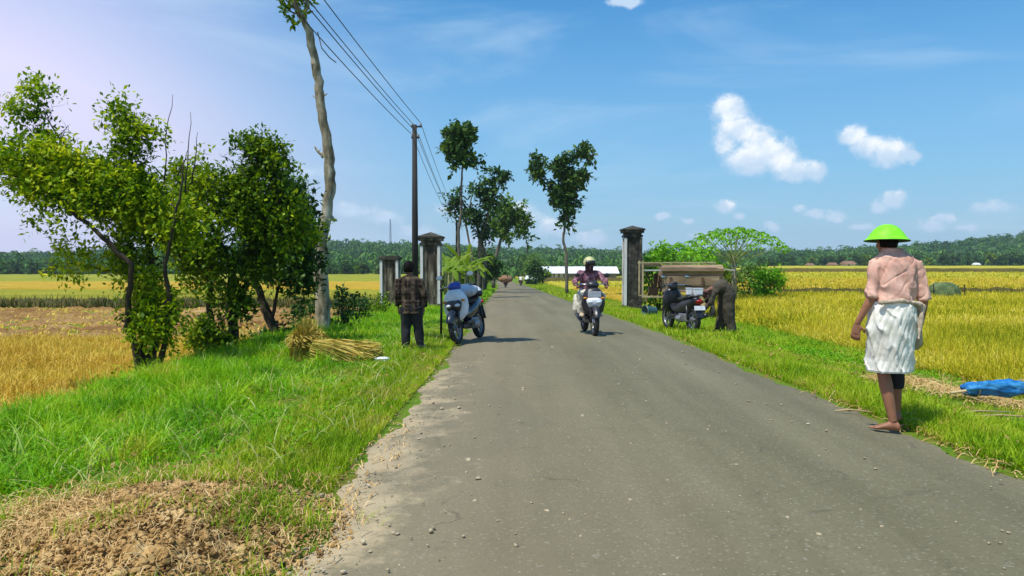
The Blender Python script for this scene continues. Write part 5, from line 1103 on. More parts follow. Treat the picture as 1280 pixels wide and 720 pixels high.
# parked scooter left with white rice sack and helmet
d = 14.3; loc = at(587, d); loc.z = float(zroad(d)) + .0
rz = R(164); sc = motorcycle('parked dark blue scooter with white sack on its seat, left road edge', loc, rz, body=M_navy, accent=M_blu, nose=M_blk, cowl=M_whp, lean=R(9), plate=False, mirror_back=M_whp, name='scooter', cat='scooter')
M_sack = mat('woven_white_sack', [(.3, (.34, .38, .46)), (.6, (.52, .57, .64))], scale=6., rough=.6, bump=.015, bscale=12.)
M = Matrix.Translation(loc) @ Matrix.Rotation(rz, 4, 'Z')
def lw(p, M_=None): return (M_ or M) @ Vector(p)
s = MB().ball((0, 0, 0), (.22, .34, .13), 26, 16).ball((.1, .25, -.03), (.16, .16, .12), 16, 10)
o = fused(s, 'sack', M_sack, None, .014, 6, warp=lambda c: .02 * noise.noise(c * 7) + .010 * noise.noise(c * 18)); o.location = lw((.16, -.26, .93)); o.rotation_euler = (0, R(6), rz); tag(o, 'bulging white sack lying across the scooter seat', 'sack')
def helmet(label, loc_, rotz, shell, face=M_blk, full=False, parent=None):
    if parent is None: rt = thing('helmet', label, 'helmet', loc_, rotz)
    else: rt = MB().ball((0, 0, 0), .01, 6, 4).build('helmet', shell, parent); rt.location = loc_
    rs = []
    for i in range(10):
        ph = R(-32 + 122 * i / 9); ring = []
        for j in range(28):
            a = 2 * math.pi * j / 28; front = max(0, math.sin(a)) ** 2; low = R(-32) + front * R(48) * (1 if ph < R(10) else 0); p2 = max(ph, low) if i < 4 else ph
            ring.append(Vector((.128 * math.cos(p2) * math.cos(a), .148 * math.cos(p2) * math.sin(a), .135 * math.sin(p2))))
        rs.append(ring)
    MB().rings(rs).build('shell', shell, rt, smooth=True)
    vs = MB().loft([((0, .125, -.06), .10, .03), ((0, .135, 0), .105, .035), ((0, .125, .05), .10, .035)], 20).build('visor', face, rt, smooth=True)
    MB().torus((0, .0, -.055), .118, .008, axis='Z', n=28, m=6).build('trim', M_blk, rt, smooth=True); return rt
hp = P(594, 366, d + .45); helmet('white helmet perched on the rear of the parked scooter', hp, R(200), M_whp)
# parked motorcycle right
d = 17.6; loc = at(851, d); motorcycle('black motorcycle parked in the grass before the threshing machine', loc, R(14), body=M_blk, accent=M_blk, plate=True)
pr = thing('white_box', 'small white box strapped on the black motorcycle seat rack', 'box', loc + Vector((.26, -.55, .93)), R(8)); 
MB().box((0, 0, 0), (.20, .13, .13)).build('box_body', M_whp, pr, bevel=.01); MB().box((0, 0, .07), (.21, .14, .02)).build('lid', M_whp, pr, bevel=.004)
pr = thing('white_box', 'smaller white box beside the other on the black motorcycle', 'box', loc + Vector((.06, -.55, .93)), R(4)); 
MB().box((0, 0, 0), (.11, .12, .14)).build('box_body', M_whp, pr, bevel=.01); MB().box((0, 0, .075), (.12, .13, .02)).build('lid', M_whp, pr, bevel=.004)
# oncoming motorcycle with rider
RIDE_D = 16.0; RIDE = Vector((XP(737, RIDE_D), RIDE_D, float(zroad(RIDE_D)) + .02)); RZ = R(184)
motorcycle('black and white motorcycle being ridden towards the viewer', RIDE, RZ, body=M_blk, accent=M_whp, cover=M_blk, plate=False)
MRd = Matrix.Translation(RIDE) @ Matrix.Rotation(RZ, 4, 'Z')
o = MB().box((0, 0, 0), (.27, .012, .11)).build('front_plate', M_whp, None, bevel=.004)
o.parent = [q for q in bpy.data.objects if q.get('label') == 'black and white motorcycle being ridden towards the viewer'][0]; o.location = (0, .60, .86); o.rotation_euler = (R(-12), 0, 0)
# far motorcycle carrying a load, and a second one
def far_bike(label, px, d, loadlabel=None):
    loc = Vector((XP(px, d), d, float(zroad(d)) + .0)); return motorcycle(label, loc, R(2), plate=False), loc
_, lc = far_bike('far motorcycle on the road carrying a brown load', 632, 92)
ld = MB().ball((0, 0, 0), (.88, .5, .46), 20, 12).ball((.25, 0, .1), (.4, .4, .26), 14, 8).ball((-.3, 0, .05), (.36, .4, .28), 14, 8)
M_load = mat('brown_grass_load', [(.3, (.16, .085, .045)), (.6, (.32, .18, .10))], scale=6., rough=.95, bump=.04)
o = fused(ld, 'grass_load', M_load, None, .04, 3, warp=lambda c: .05 * noise.noise(c * 6)); o.location = lc + Vector((0, -.62, 1.05)); tag(o, 'wide brown bundle tied on the far motorcycle', 'bundle')
_, lc2 = far_bike('second far motorcycle at the roadside near the zinc-roofed hut', 651, 112)
# ================================================================== PEOPLE
def skinmat(name, c): 
    return mat(name, [(.3, tuple(q * .8 for q in c)), (.7, tuple(q * 1.15 for q in c))], scale=6., rough=.55, bump=.003, bscale=30., spec=.35)
M_skin = skinmat('skin_brown', (.30, .135, .072)); M_skin2 = skinmat('skin_dark_brown', (.19, .085, .048)); M_foot = skinmat('skin_foot', (.27, .11, .065))
M_hair = mat('black_hair', (.010, .009, .008, 1), rough=.9, spec=.1, bump=.01, bscale=60.)
M_eye = mat('eye', (.02, .015, .012, 1), rough=.2)
V3 = Vector
def hand(mb, wr, dirv, palm_n, k=1.0, curl=.6, side=1):
    """wrist point, pointing direction, palm normal; side=+1 thumb on the +cross side"""
    d = V3(dirv).normalized(); n = V3(palm_n); n = (n - d * n.dot(d)).normalized(); s = d.cross(n) * side
    w_ = V3(wr); 
    mb.loft([(w_, .024 * k, .018 * k, s, n), (w_ + d * .03 * k, .034 * k, .017 * k, s, n), (w_ + d * .065 * k, .040 * k, .015 * k, s, n), (w_ + d * .09 * k, .038 * k, .012 * k, s, n)], 12)
    for i, (off, L_) in enumerate(((.029, .068), (.010, .078), (-.010, .073), (-.029, .058))):
        b0 = w_ + d * .075 * k + s * off * k; p1 = b0 + d * (.02 + L_ * .35) * k + s * off * .12 * k; a = curl; d1 = (d * math.cos(a) + n * math.sin(a)); p2 = p1 + d1 * L_ * .38 * k; d2 = (d * math.cos(a * 1.9) + n * math.sin(a * 1.9)); p3 = p2 + d2 * L_ * .32 * k
        mb.tube([b0, p1, p2, p3], [.0092 * k, .009 * k, .0083 * k, .007 * k], 8)
    t0 = w_ + d * .025 * k + s * .026 * k; t1 = t0 + (d * .6 + s * .8) .normalized() * .038 * k + n * .006; t2 = t1 + (d * .9 + s * .25 + n * .35).normalized() * .032 * k; mb.tube([t0, t1, t2], [.013 * k, .011 * k, .0085 * k], 8)
def foot(mb, ank, dirv, k=1.0, pitch=0.):
    """ankle joint, heading; pitch lifts the heel (radians)"""
    d = V3(dirv).normalized(); up = V3((0, 0, 1)); s = d.cross(up)
    toe_h = -ank[2] + .022; b = V3(ank); d2 = (d * math.cos(pitch) - up * math.sin(pitch)); u2 = (up * math.cos(pitch) + d * math.sin(pitch))
    z = lambda f, h: b + d2 * f * k + u2 * h * k
    mb.loft([(z(-.055, -.045), .022 * k, .022 * k, s, u2), (z(-.04, -.04), .030 * k, .036 * k, s, u2), (z(0, -.03), .033 * k, .046 * k, s, u2), (z(.06, -.042), .036 * k, .032 * k, s, u2), (z(.12, -.055), .043 * k, .020 * k, s, u2), (z(.15, -.058), .042 * k, .016 * k, s, u2)], 14)
    for i in range(5): mb.tube([z(.135, -.060) + s * (.032 - .016 * i) * k, z(.185 - .012 * i - (.0 if i else -.004), -.066) + s * (.034 - .017 * i) * k], [.0125 * k if i == 0 else .0095 * k, .010 * k if i == 0 else .007 * k], 8)
def head(mb, c, fwd, k=1.0, up=(0, 0, 1)):
    f = V3(fwd).normalized(); u = V3(up); u = (u - f * u.dot(f)).normalized(); r = f.cross(u); m = Matrix((r, f, u)).transposed(); c = V3(c); q = lambda x, y, z: c + m @ V3((x, y, z)) * k
    mb.ball(q(0, -.012, .025), (.074 * k, .092 * k, .092 * k), 20, 14, rot=m); mb.ball(q(0, .022, -.045), (.056 * k, .062 * k, .068 * k), 16, 11, rot=m)
    mb.ball(q(0, .062, -.085), (.026 * k, .022 * k, .02 * k), 12, 8, rot=m)
    mb.tube([q(0, .078, .02), q(0, .098, -.012), q(0, .104, -.03)], [.010 * k, .014 * k, .016 * k], 8)
    mb.tube([q(-.022, .088, -.062), q(0, .094, -.060), q(.022, .088, -.062)], [.006 * k, .009 * k, .006 * k], 8)
    for s in (-1, 1):
        mb.ball(q(s * .079, -.005, -.01), (.010 * k, .020 * k, .032 * k), 10, 8, rot=m); mb.ball(q(s * .033, .066, .028), (.022 * k, .012 * k, .010 * k), 10, 7, rot=m); mb.ball(q(s * .038, .062, -.025), (.024 * k, .02 * k, .022 * k), 10, 7, rot=m)
    return q
def eyes(q, parent, k=1.0):
    for s in (-1, 1): MB().ball(q(s * .031, .081, .008), .011 * k, 10, 7).build('eye', M_eye, parent, smooth=True)
def body(name_parent, J, k, vox, mat_, hands=True, feet=True, slim=1.0):
    """J: joints. One closed skin grown from torso, neck, head, limbs, hands and feet."""
    mb = MB(); sh = (J['shR'] - J['shL']).normalized(); sp_ = (J['neck'] - J['pelvis']).normalized(); fw = sp_.cross(sh) * -1
    if fw.dot(J['fwd']) < 0: fw = -fw
    w = lambda t_: J['pelvis'].lerp(J['neck'], t_); ch = J.get('chest'); 
    if ch is not None: w = lambda t_: J['pelvis'].lerp(ch, t_ / .6) if t_ < .6 else ch.lerp(J['neck'], (t_ - .6) / .4)
    sx = slim * k
    mb.loft([(w(-.10), .10 * sx, .085 * sx, sh, fw), (w(0), .155 * sx, .105 * sx, sh, fw), (w(.2), .145 * sx, .10 * sx, sh, fw), (w(.38), .125 * sx, .09 * sx, sh, fw), (w(.6), .145 * sx, .10 * sx, sh, fw), (w(.8), .165 * sx, .10 * sx, sh, fw), (w(.93), .13 * sx, .07 * sx, sh, fw), (w(1.0), .06 * sx, .055 * sx, sh, fw)], 20)
    mb.tube([w(.92), J['neck'], J['head'] - (J['head'] - J['neck']) * .25], [.062 * k, .052 * k, .050 * k], 12)
    for s in 'LR':
        mb.tube([w(.88) + sh * (-.06 if s == 'L' else .06), J['sh' + s], J['sh' + s].lerp(J['el' + s], .4), J['el' + s], J['el' + s].lerp(J['wr' + s], .3), J['wr' + s]], [.06 * k, .052 * k, .044 * k, .036 * k, .037 * k, .024 * k], 12)
        hp = w(.02) + sh * ((-.085 if s == 'L' else .085) * k)
        mb.tube([hp, hp.lerp(J['kn' + s], .35), J['kn' + s], J['kn' + s].lerp(J['an' + s], .3), J['an' + s]], [.092 * k, .080 * k, .053 * k, .056 * k, .034 * k], 14)
        if hands: hand(mb, J['wr' + s], J.get('hd' + s, J['wr' + s] - J['el' + s]), J.get('hn' + s, -sh if s == 'R' else sh), k * 1.02, J.get('curl', .55), 1 if s == 'L' else -1)
        if feet: foot(mb, J['an' + s], J.get('fd' + s, J['fwd']), k, J.get('fp' + s, 0.))
    q = head(mb, J['head'], J.get('look', J['fwd']), k, J.get('hup', (0, 0, 1)))
    fused(mb, 'body', mat_, name_parent, vox, 2); eyes(q, name_parent, k); return q, w, sh, fw
def wr_(f, amp):
    return lambda c: amp * (noise.noise(V3((c.x * f, c.y * f, c.z * f * .55 + c.x * f * .5))) + .5 * noise.noise(V3((c.x * f * 2.3 + 5, c.y * f * 2.3, c.z * f * 1.2))))
# ---------------------------------------------------------------- the farmer walking on the right
d = 6.55; k = 1.0; loc = Vector((XP(1119, d), d, float(zroad(d)) + .004)); S_ = 950 / d
pr = thing('person', 'barefoot person in pink shirt, white waist wrap and lime green hat walking away', 'person', loc, 0)
H = lambda px, py, y=0.: V3(((px - 1119) / S_, y, (540 - py) / S_ + .0))
J = dict(fwd=V3((-.08, 1, 0)), pelvis=H(1119, 398, .0), chest=H(1121, 352, .02), neck=H(1117, 316, .05), head=H(1113, 305.5, .075), shL=H(1097, 333, .02), shR=H(1146, 334, .02), elL=H(1090, 373, -.01), wrL=H(1076, 407, .05), elR=H(1154, 376, -.02), wrR=H(1155, 408, .04),
         hdL=V3((-.12, .05, -1)), hdR=V3((-.05, .08, -1)), hnL=V3((.6, .8, 0)), hnR=V3((-.8, .5, 0)), curl=.75,
         knL=H(1107, 466, .02), anL=H(1116, 527, -.05), knR=H(1130, 468, .12), anR=H(1134, 521, .14), fdL=V3((-.93, .35, 0)), fdR=V3((.18, 1, 0)), fpR=.35, fpL=0.0)
J['anL'].z = .075; J['anR'].z = .115
q, w, sh, fw = body(pr, J, 1.0, .0062, M_skin)
# hair at the nape
MB().loft([(q(0, -.035, -.04), .066, .058), (q(0, -.025, .0), .080, .085), (q(0, -.015, .05), .078, .095), (q(0, -.01, .10), .045, .055)], 20).build('hair', M_hair, pr, smooth=True)
# lime hat: shallow dome with flat brim
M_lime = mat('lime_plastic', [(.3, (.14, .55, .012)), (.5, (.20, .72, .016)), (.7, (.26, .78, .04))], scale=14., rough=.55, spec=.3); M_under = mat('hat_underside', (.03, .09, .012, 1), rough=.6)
hc = q(0, -.005, .018); hr = thing('helmet_hat', 'lime green dome hat with flat brim worn by the walking person', 'hat', loc + hc, R(0)); hr.rotation_euler = (R(-3), R(1.5), 0)
MB().lathe([(.184, -.004), (.186, .001), (.180, .006), (.168, .014), (.150, .036), (.128, .070), (.100, .103), (.068, .127), (.034, .140), (0.001, .143)], (0, 0, 0), 48).build('dome', M_lime, hr, smooth=True)
MB().lathe([(.182, -.005), (.160, .010), (.140, .034), (.116, .068), (.088, .098), (.02, .122), (.001, .124)], (0, 0, 0), 40).build('lining', M_under, hr, smooth=True)
MB().torus((0, 0, -.002), .183, .004, 'Z', 48, 6).build('brim_edge', M_under, hr, smooth=True)
# shirt
M_pink, t, out = newmat('faded_pink_cotton')
g = t('ShaderNodeTexCoord').outputs['Object']; n1 = t('ShaderNodeTexNoise', {'Vector': g, 'Scale': 5., 'Detail': 5.}).outputs[0]; n2 = t('ShaderNodeTexNoise', {'Vector': g, 'Scale': 300., 'Detail': 2.}).outputs[0]
c = t.ramp(n1, [(.3, (.52, .27, .20)), (.5, (.64, .37, .28)), (.7, (.74, .48, .37))])
b = t('ShaderNodeBsdfPrincipled', {'Base Color': c, 'Roughness': .9, 'Specular IOR Level': .15}); t.l.new(t('ShaderNodeBump', {'Height': n2, 'Strength': .5, 'Distance': .001}).outputs[0], b.inputs['Normal']); t.l.new(b.outputs[0], out.inputs[0])
mb = MB(); zz = lambda px, py, y=0.: H(px, py, y)
mb.loft([(zz(1119, 386, .0), .168, .130), (zz(1119, 376, .0), .168, .132), (zz(1120, 360, .01), .174, .135), (zz(1120, 345, .02), .183, .134), (zz(1121, 333, .025), .186, .122), (zz(1120, 323, .035), .160, .103), (zz(1118, 317, .045), .100, .082), (zz(1117, 312.5, .052), .070, .068)], 30)
for s, e in (('L', zz(1090, 374, -.01)), ('R', zz(1154.5, 377, -.02))):
    a0 = J['sh' + s]; mb.tube([a0.lerp(J['neck'], .35) + V3((0, 0, -.035)), a0, a0.lerp(e, .3), a0.lerp(e, .65), e], [.070, .064, .059, .055, .052], 16)
def ridge(v, s=3.): return max(0., 1 - abs(noise.noise(v)) * s)
def shirt_w(c):
    x, y, z = c; f = 0
    f += .013 * math.sin(22 * (z * .8 + x * 1.1) + 3 * noise.noise(V3((x * 5, y * 5, z * 4)))) * max(0, 1 - abs(z - 1.18) / .28)
    f += .014 * noise.noise(V3((x * 13 + z * 4, y * 9, z * 5)))
    f += .009 * ridge(V3((x * 7 + z * 3, y * 6, z * 3.2 - x * 3)), 4.) ** 2 - .006 * ridge(V3((x * 9 - z * 5 + 7, y * 8, z * 6)), 6.) + .003 * ridge(V3((x * 20 + z * 8, y * 16, z * 12)), 4.); return f
fused(mb, 'shirt', M_pink, pr, .0065, 3, warp=shirt_w)
MB().torus(tuple(zz(1117, 314, .05)), .066, .010, 'Z', 28, 8).build('collar', M_pink, pr, smooth=True)
# white wrap
M_wrap, t, out = newmat('muddy_white_sacking')
g = t('ShaderNodeTexCoord').outputs['Object']; n1 = t('ShaderNodeTexNoise', {'Vector': g, 'Scale': 7., 'Detail': 6., 'Roughness': .65}).outputs[0]; n3 = t('ShaderNodeTexNoise', {'Vector': g, 'Scale': 2.6, 'Detail': 4.}).outputs[0]
c = t.ramp(n1, [(.3, (.60, .57, .46)), (.5, (.82, .79, .68)), (.65, (.87, .85, .77))])
c = t.mix(t.math('MULTIPLY', t.smooth(n3, .50, .66), .6), c, (.26, .25, .16, 1))
b = t('ShaderNodeBsdfPrincipled', {'Base Color': c, 'Roughness': .75, 'Specular IOR Level': .25}); t.l.new(b.outputs[0], out.inputs[0])
def fold(t_, a):
    # a = 3pi/2 faces the viewer's side (local -Y)
    return .03 * math.sin(5 * a + 7 * t_) * (.3 + .7 * t_) + .10 * (1 - abs(math.sin(3.5 * a - 7 * t_ + 2 + 1.5 * noise.noise(V3((math.cos(a) * 2, math.sin(a) * 2, t_ * 3)))))) ** 3.5 + .03 * abs(math.sin(11 * a + 13 * t_)) + .05 * noise.noise(V3((math.cos(a) * 3, math.sin(a) * 3, t_ * 6))) + .03 * max(0, 1 - abs(noise.noise(V3((math.cos(a) * 4 + t_ * 2, math.sin(a) * 4, t_ * 3.5 + math.cos(a) * 2)))) * 5) - .012 * max(0, 1 - abs(noise.noise(V3((math.cos(a) * 7 + 9, math.sin(a) * 7, t_ * 5 - math.cos(a) * 3)))) * 7)
secs = [(zz(1118, 379, 0), .166, .128), (zz(1118, 386, 0), .176, .136), (zz(1117, 400, 0), .186, .146), (zz(1116, 418, .01), .186, .152), (zz(1116, 436, .02), .180, .154), (zz(1116, 452, .03), .176, .154), (zz(1116, 466, .03), .174, .154)]
fs = []
for i in range(len(secs) - 1):
    for j in range(14):
        t_ = j / 14; a, b_ = secs[i], secs[i + 1]; fs.append((a[0].lerp(b_[0], t_), a[1] + (b_[1] - a[1]) * t_, a[2] + (b_[2] - a[2]) * t_))
fs.append(secs[-1]); o = MB().loft(fs, 180, cap=False, fold=fold).build('waist_wrap', M_wrap, pr, smooth=True); so = o.modifiers.new('s', 'SOLIDIFY'); so.thickness = .006
hem = []
MB().loft([(zz(1116, 464.6, .03), .1755, .1555), (zz(1116, 467.2, .03), .1765, .1565)], 180, cap=False, fold=lambda t_, a: fold(1.0, a)).build('hem_seam', M_wrap, pr, smooth=True)
mb = MB().tube([zz(1090, 380, -.115), zz(1117, 377, -.145), zz(1143, 382, -.10), zz(1150, 386, 0)], [.018, .020, .024, .02], 10).ball(tuple(zz(1147, 386, -.07)), (.04, .035, .035), 14, 9).tube([zz(1147, 388, -.08), zz(1143, 405, -.11), zz(1139, 425, -.14)], [.026, .02, .01], 8)
M_twist = mat('twisted_beige_cloth', [(.3, (.26, .19, .12)), (.6, (.50, .40, .29))], scale=14., rough=.9, bump=.01); fused(mb, 'knotted_waistband', M_twist, pr, .007, 3, warp=wr_(30, .006))
# shorts under the wrap
M_black = mat('black_cloth', [(.3, (.010, .010, .012)), (.7, (.024, .023, .024))], scale=6., rough=.9, bump=.004)
mb = MB()
hpL, hpR = w(.02) + sh * -.085, w(.02) + sh * .085
mb.loft([(J['pelvis'] + V3((0, 0, .03)), .15, .115), (J['pelvis'] + V3((0, 0, -.05)), .155, .12), (J['pelvis'] + V3((0, .02, -.15)), .155, .12)], 24)
mb.tube([hpL, hpL.lerp(J['knL'], .6), J['knL'] + V3((0, 0, .005))], [.11, .10, .098], 16); mb.tube([hpR, hpR.lerp(J['knR'], .6), J['knR'], J['knR'].lerp(J['anR'], .42)], [.11, .10, .078, .066], 16)
fused(mb, 'shorts', M_black, pr, .009, 3, warp=wr_(12, .008))
# beige bag carried at the hip, hung from the waist
M_bag = mat('beige_cloth', [(.3, (.30, .23, .14)), (.6, (.50, .41, .27))], scale=9., rough=.9, bump=.006)
bg_ = MB().loft([(V3((0, 0, 0)), .02, .03), (V3((.005, 0, -.06)), .035, .06), (V3((.01, 0, -.18)), .05, .085), (V3((.01, 0, -.29)), .055, .085), (V3((.0, 0, -.335)), .03, .05)], 20, fold=lambda t_, a: .08 * math.sin(5 * a + 4 * t_)); o = fused(bg_, 'cloth_bag', M_bag, None, .008, 3, warp=wr_(20, .008))
o.location = loc + zz(1149, 392, .07); tag(o, 'beige cloth bag hanging at the right hip of the walking person', 'bag')
# ---------------------------------------------------------------- person in dark plaid shirt, left verge
def plaid(name, c0, c1, s=1.0, ang=0.):
    m, t, out = newmat(name); g = t('ShaderNodeTexCoord').outputs['Object']; g = t('ShaderNodeMapping', {0: g, 2: (0, ang, 0)}).outputs[0]; sx = t('ShaderNodeSeparateXYZ', {0: g})
    ln = None
    for ax, f_, wd in ((0, 42 * s, .3), (2, 34 * s, .3), (0, 14 * s, .35), (2, 12 * s, .35)):
        v = t.math('SINE', t.math('MULTIPLY', sx.outputs[ax], f_ * math.pi)); v = t.math('MULTIPLY', t.smooth(v, 1 - wd, 1.0), .75)
        ln = v if ln is None else t.math('MAXIMUM', ln, v)
    nz = t('ShaderNodeTexNoise', {'Vector': g, 'Scale': 14., 'Detail': 4.}).outputs[0]; ln = t.math('MULTIPLY', ln, t.smooth(nz, .3, .6))
    b = t('ShaderNodeBsdfPrincipled', {'Base Color': t.mix(ln, (*c0, 1), (*c1, 1)), 'Roughness': .9, 'Specular IOR Level': .15}); t.l.new(b.outputs[0], out.inputs[0]); return m
M_plaid = plaid('dark_plaid', (.018, .012, .010), (.15, .11, .07), .9)
d = 13.9
for _ in range(20): d += (P(514, 437, d).z - GZ(XP(514, d), d)) * 4
loc = at(514, d); S_ = 950 / d; pz = 437
loc.z = P(514, pz, d).z; loc.z = GZ(loc.x, d) + .01; dz = (P(514, pz, d).z - loc.z)
pr = thing('person', 'person in dark plaid shirt and black trousers standing on the left verge', 'person', loc, 0)
H = lambda px, py, y=0.: V3(((px - 514) / S_, y, (437 - py) / S_ + dz))
J = dict(fwd=V3((.15, 1, 0)), pelvis=H(514, 384, 0), chest=H(513, 362, .01), neck=H(512, 344, .02), head=H(511, 334.5, .035), shL=H(500, 351, 0), shR=H(525, 351, 0), elL=H(497, 368, -.02), elR=H(529, 368, -.02), wrL=H(497, 382, .06), wrR=H(529, 383, .06),
         knL=H(507, 410, .02), knR=H(522, 410, .02), anL=H(507, 433, -.02), anR=H(525, 431, .02), fdL=V3((-.35, 1, 0)), fdR=V3((.35, 1, 0)))
J['anL'].z = J['anR'].z = .075
q, w, sh, fw = body(pr, J, .95, .008, M_skin2)
mb = MB().loft([(H(514, 392, 0), .18, .13), (H(514, 380, 0), .165, .125), (H(513, 365, .005), .165, .12), (H(513, 354, .01), .178, .115), (H(512, 348, .015), .15, .10), (H(512, 343.5, .02), .075, .07)], 26)
for s in 'LR': mb.tube([J['sh' + s].lerp(J['neck'], .35) - V3((0, 0, .03)), J['sh' + s], J['el' + s], J['wr' + s]], [.072, .070, .058, .048], 14)
fused(mb, 'shirt', M_plaid, pr, .010, 3, warp=wr_(11, .018))
mb = MB().loft([(J['pelvis'] + V3((0, 0, .05)), .155, .12), (J['pelvis'] + V3((0, 0, -.06)), .165, .125)], 20)
for s in 'LR': mb.tube([w(.02) + sh * (-.08 if s == 'L' else .08), J['kn' + s], J['an' + s] + V3((0, 0, -.02))], [.108, .080, .068], 14)
fused(mb, 'trousers', M_black, pr, .010, 3, warp=wr_(10, .012))
for s in 'LR': MB().loft([(J['an' + s] + J['fd' + s].normalized() * .05 - V3((0, 0, .074)), .055, .13, J['fd' + s].normalized().cross(V3((0, 0, 1))), J['fd' + s].normalized()), (J['an' + s] + J['fd' + s].normalized() * .05 - V3((0, 0, .03)), .050, .125, J['fd' + s].normalized().cross(V3((0, 0, 1))), J['fd' + s].normalized()), (J['an' + s] + V3((0, 0, .01)), .04, .05)], 18).build('shoe', M_blk, pr, smooth=True)
MB().loft([(q(0, -.045, -.075), .062, .05), (q(0, -.03, -.02), .086, .085), (q(0, -.012, .05), .088, .105), (q(0, -.01, .10), .06, .075), (q(0, -.01, .12), .02, .03)], 22).build('hair', M_hair, pr, smooth=True)
# ---------------------------------------------------------------- rider
def rider(label, mwl, M_, k, jacket, trousers, feetm, hel=None, vox=.010, group=None):
    pr = thing('person', label, 'person', mwl, 0); rot = M_.to_3x3(); T = lambda x, y, z: rot @ V3((x, y, z))
    J = dict(fwd=T(0, 1, 0), pelvis=T(0, -.20, .86), chest=T(0, -.15, 1.12), neck=T(0, -.08, 1.34), head=T(0, -.03, 1.455), shL=T(-.17, -.09, 1.28), shR=T(.17, -.09, 1.28), elL=T(-.33, .06, 1.10), elR=T(.33, .06, 1.10), wrL=T(-.325, .20, 1.06), wrR=T(.325, .20, 1.06),
             hdL=T(.15, .5, -.3), hdR=T(-.15, .5, -.3), hnL=T(0, -.2, -1), hnR=T(0, -.2, -1), curl=1.1, knL=T(-.22, .18, .80), knR=T(.22, .18, .80), anL=T(-.19, .10, .455), anR=T(.19, .10, .455))
    q, w, sh, fw = body(pr, J, k, vox, M_skin2)
    mb = MB(); mb.loft([(w(-.08), .18, .15, sh, fw), (w(.15), .19, .15, sh, fw), (w(.5), .18, .13, sh, fw), (w(.78), .20, .125, sh, fw), (w(.92), .15, .09, sh, fw), (w(1.02), .07, .065, sh, fw)], 24)
    for s in 'LR': mb.tube([J['sh' + s].lerp(J['neck'], .3) - V3((0, 0, .03)), J['sh' + s], J['el' + s], J['wr' + s]], [.074, .072, .062, .045], 14)
    fused(mb, 'jacket', jacket, pr, .011, 3, warp=wr_(10, .02))
    mb = MB().loft([(w(-.14), .17, .14, sh, fw), (w(.05), .175, .145, sh, fw)], 20)
    for s in 'LR': mb.tube([w(.02) + sh * (-.09 if s == 'L' else .09), J['kn' + s], J['an' + s] + V3((0, 0, .01))], [.115, .095, .075], 14)
    fused(mb, 'trousers', trousers, pr, .011, 3, warp=wr_(10, .02))
    for s in 'LR': MB().loft([(J['an' + s] + T(0, .05, -.075), .055, .14, sh, T(0, 1, 0)), (J['an' + s] + T(0, .05, -.04), .052, .135, sh, T(0, 1, 0)), (J['an' + s] + T(0, 0, .01), .042, .055, sh, T(0, 1, 0))], 18).build('shoe', feetm, pr, smooth=True)
    return pr, q, J
M_mau = plaid('mauve_plaid', (.16, .055, .085), (.42, .26, .28), 1.1, .4); M_cream = mat('cream_trousers', [(.3, (.50, .46, .36)), (.6, (.70, .66, .54))], scale=6., rough=.85, bump=.006); M_tan = mat('tan_shoe', (.46, .36, .26, 1), rough=.7)
M_hij = mat('dark_scarf', [(.3, (.045, .018, .028)), (.7, (.09, .04, .05))], scale=8., rough=.9, bump=.01)
prr, q, J = rider('motorcycle rider in mauve plaid jacket, cream trousers and pale yellow helmet', RIDE, MRd, .95, M_mau, M_cream, M_tan)
mb = MB().loft([(q(0, -.03, -.16), .11, .10), (q(0, -.02, -.11), .085, .085), (q(0, -.015, -.03), .090, .098), (q(0, -.02, .05), .088, .10), (q(0, -.02, .10), .05, .06)], 24); mb.build('headscarf', M_hij, prr, smooth=True)
M_yel = mat('pale_yellow_shell', (.50, .48, .22, 1), rough=.4, spec=.4)
helmet('pale yellow helmet worn by the oncoming motorcycle rider', RIDE + q(0, -.005, .045), RZ, M_yel)
# cream saddlebags beside the rider's legs
for s, lb in ((-1, 'cream cloth bag hanging on the kerb side of the ridden motorcycle'), (1, 'cream cloth bag hanging on the road centre side of the ridden motorcycle')):
    o = fused(MB().loft([(V3((0, 0, .2)), .04, .09), (V3((0, 0, .1)), .065, .14), (V3((0, 0, -.12)), .075, .15), (V3((0, 0, -.2)), .04, .10)], 18), 'saddlebag', M_cream, None, .012, 3, warp=wr_(12, .015)); o.location = MRd @ V3((s * .235, -.30, .62)); o.rotation_euler = (0, 0, RZ); tag(o, lb, 'bag')
# far riders
M_brn = mat('brown_jacket', [(.3, (.07, .035, .02)), (.7, (.14, .07, .04))], scale=6., rough=.9)
rider('rider in brown on the far loaded motorcycle', lc, Matrix.Translation(lc) @ Matrix.Rotation(R(2), 4, 'Z'), .95, M_brn, M_black, M_blk, vox=.02)
rider('rider sitting on the second far motorcycle', lc2, Matrix.Translation(lc2) @ Matrix.Rotation(R(2), 4, 'Z'), .95, M_wrap, M_black, M_blk, vox=.02)
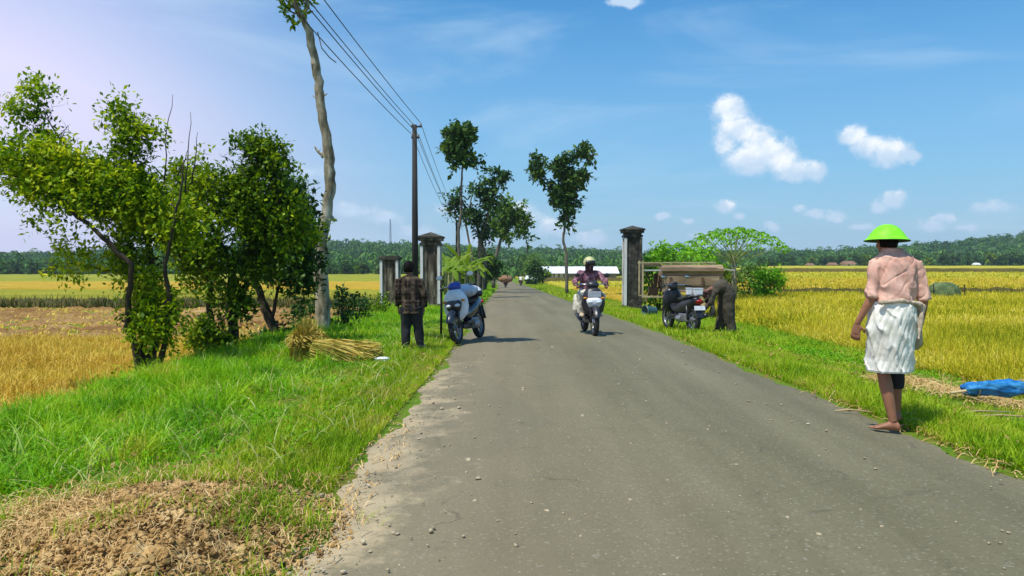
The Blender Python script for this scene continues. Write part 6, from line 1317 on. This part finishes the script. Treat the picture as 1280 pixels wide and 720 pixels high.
# ---------------------------------------------------------------- person bending beside the parked motorcycle
M_olive = mat('dark_olive_cloth', [(.3, (.040, .032, .022)), (.6, (.075, .062, .042)), (.75, (.11, .09, .06))], scale=5., rough=.95, bump=.006)
d = 17.6; loc = at(905, d); S_ = 950 / d; base = (P(905, 412, d).z - loc.z)
pr = thing('person', 'person in dark olive clothes bending towards the parked black motorcycle', 'person', loc, 0)
H = lambda px, py, y=0.: V3(((px - 905) / S_, y, (412 - py) / S_ + base))
J = dict(fwd=V3((-.85, .5, 0)), pelvis=H(909, 366, 0), chest=H(902, 357, 0), neck=H(888, 361, 0), head=H(880, 367, -.0), shL=H(892, 364, -.17), shR=H(892, 364, .17), elL=H(886, 378, -.18), elR=H(886, 378, .18), wrL=H(877, 388, -.10), wrR=H(877, 388, .10),
         hdL=V3((-.7, .1, -.4)), hdR=V3((-.7, -.1, -.4)), hnL=V3((0, .6, -.6)), hnR=V3((0, -.6, -.6)), look=V3((-.7, 0, -.7)), hup=V3((-.6, 0, .7)), knL=H(910, 388, -.10), knR=H(907, 388, .10), anL=H(913, 408, -.10), anR=H(901, 408, .10), fdL=V3((-1, -.1, 0)), fdR=V3((-1, .1, 0)))
J['anL'].z = J['anR'].z = .075; J['knL'].z = J['knR'].z = .47
q, w, sh, fw = body(pr, J, .95, .009, M_skin2)
mb = MB().loft([(w(-.28), .25, .23, sh, fw), (w(.1), .25, .22, sh, fw), (w(.5), .24, .19, sh, fw), (w(.8), .22, .16, sh, fw), (w(.95), .12, .09, sh, fw)], 24)
for s in 'LR': mb.tube([J['sh' + s].lerp(J['neck'], .3), J['sh' + s], J['el' + s], J['wr' + s]], [.074, .072, .060, .048], 14)
fused(mb, 'shirt', M_olive, pr, .011, 3, warp=wr_(10, .02))
mb = MB().loft([(w(.12), .19, .15, sh, fw), (w(-.12), .18, .16, sh, fw)], 20).ball(tuple(J['pelvis']), (.18, .19, .17), 20, 12)
for s in 'LR': mb.tube([J['pelvis'] + sh * (-.08 if s == 'L' else .08), J['kn' + s], J['an' + s] - V3((0, 0, .02))], [.17, .135, .115], 14)
fused(mb, 'trousers', M_olive, pr, .011, 3, warp=wr_(9, .02))
MB().loft([(q(0, -.05, -.07), .065, .05), (q(0, -.03, 0), .09, .09), (q(0, -.01, .07), .085, .10), (q(0, -.01, .12), .03, .04)], 20).build('headscarf', M_hij, pr, smooth=True)
M_tansack = mat('tan_sack_cloth', [(.3, (.24, .18, .07)), (.6, (.42, .33, .15))], scale=6., rough=.9, bump=.01)
o = fused(MB().loft([(V3((0, 0, .24)), .05, .05), (V3((.02, 0, .12)), .11, .10), (V3((.06, 0, -.06)), .17, .14), (V3((.04, 0, -.2)), .12, .10)], 20), 'sack', M_tansack, None, .012, 3, warp=wr_(9, .03)); o.location = loc + H(873, 381, -.02); tag(o, 'tan sack held between the bending person and the black motorcycle', 'sack')
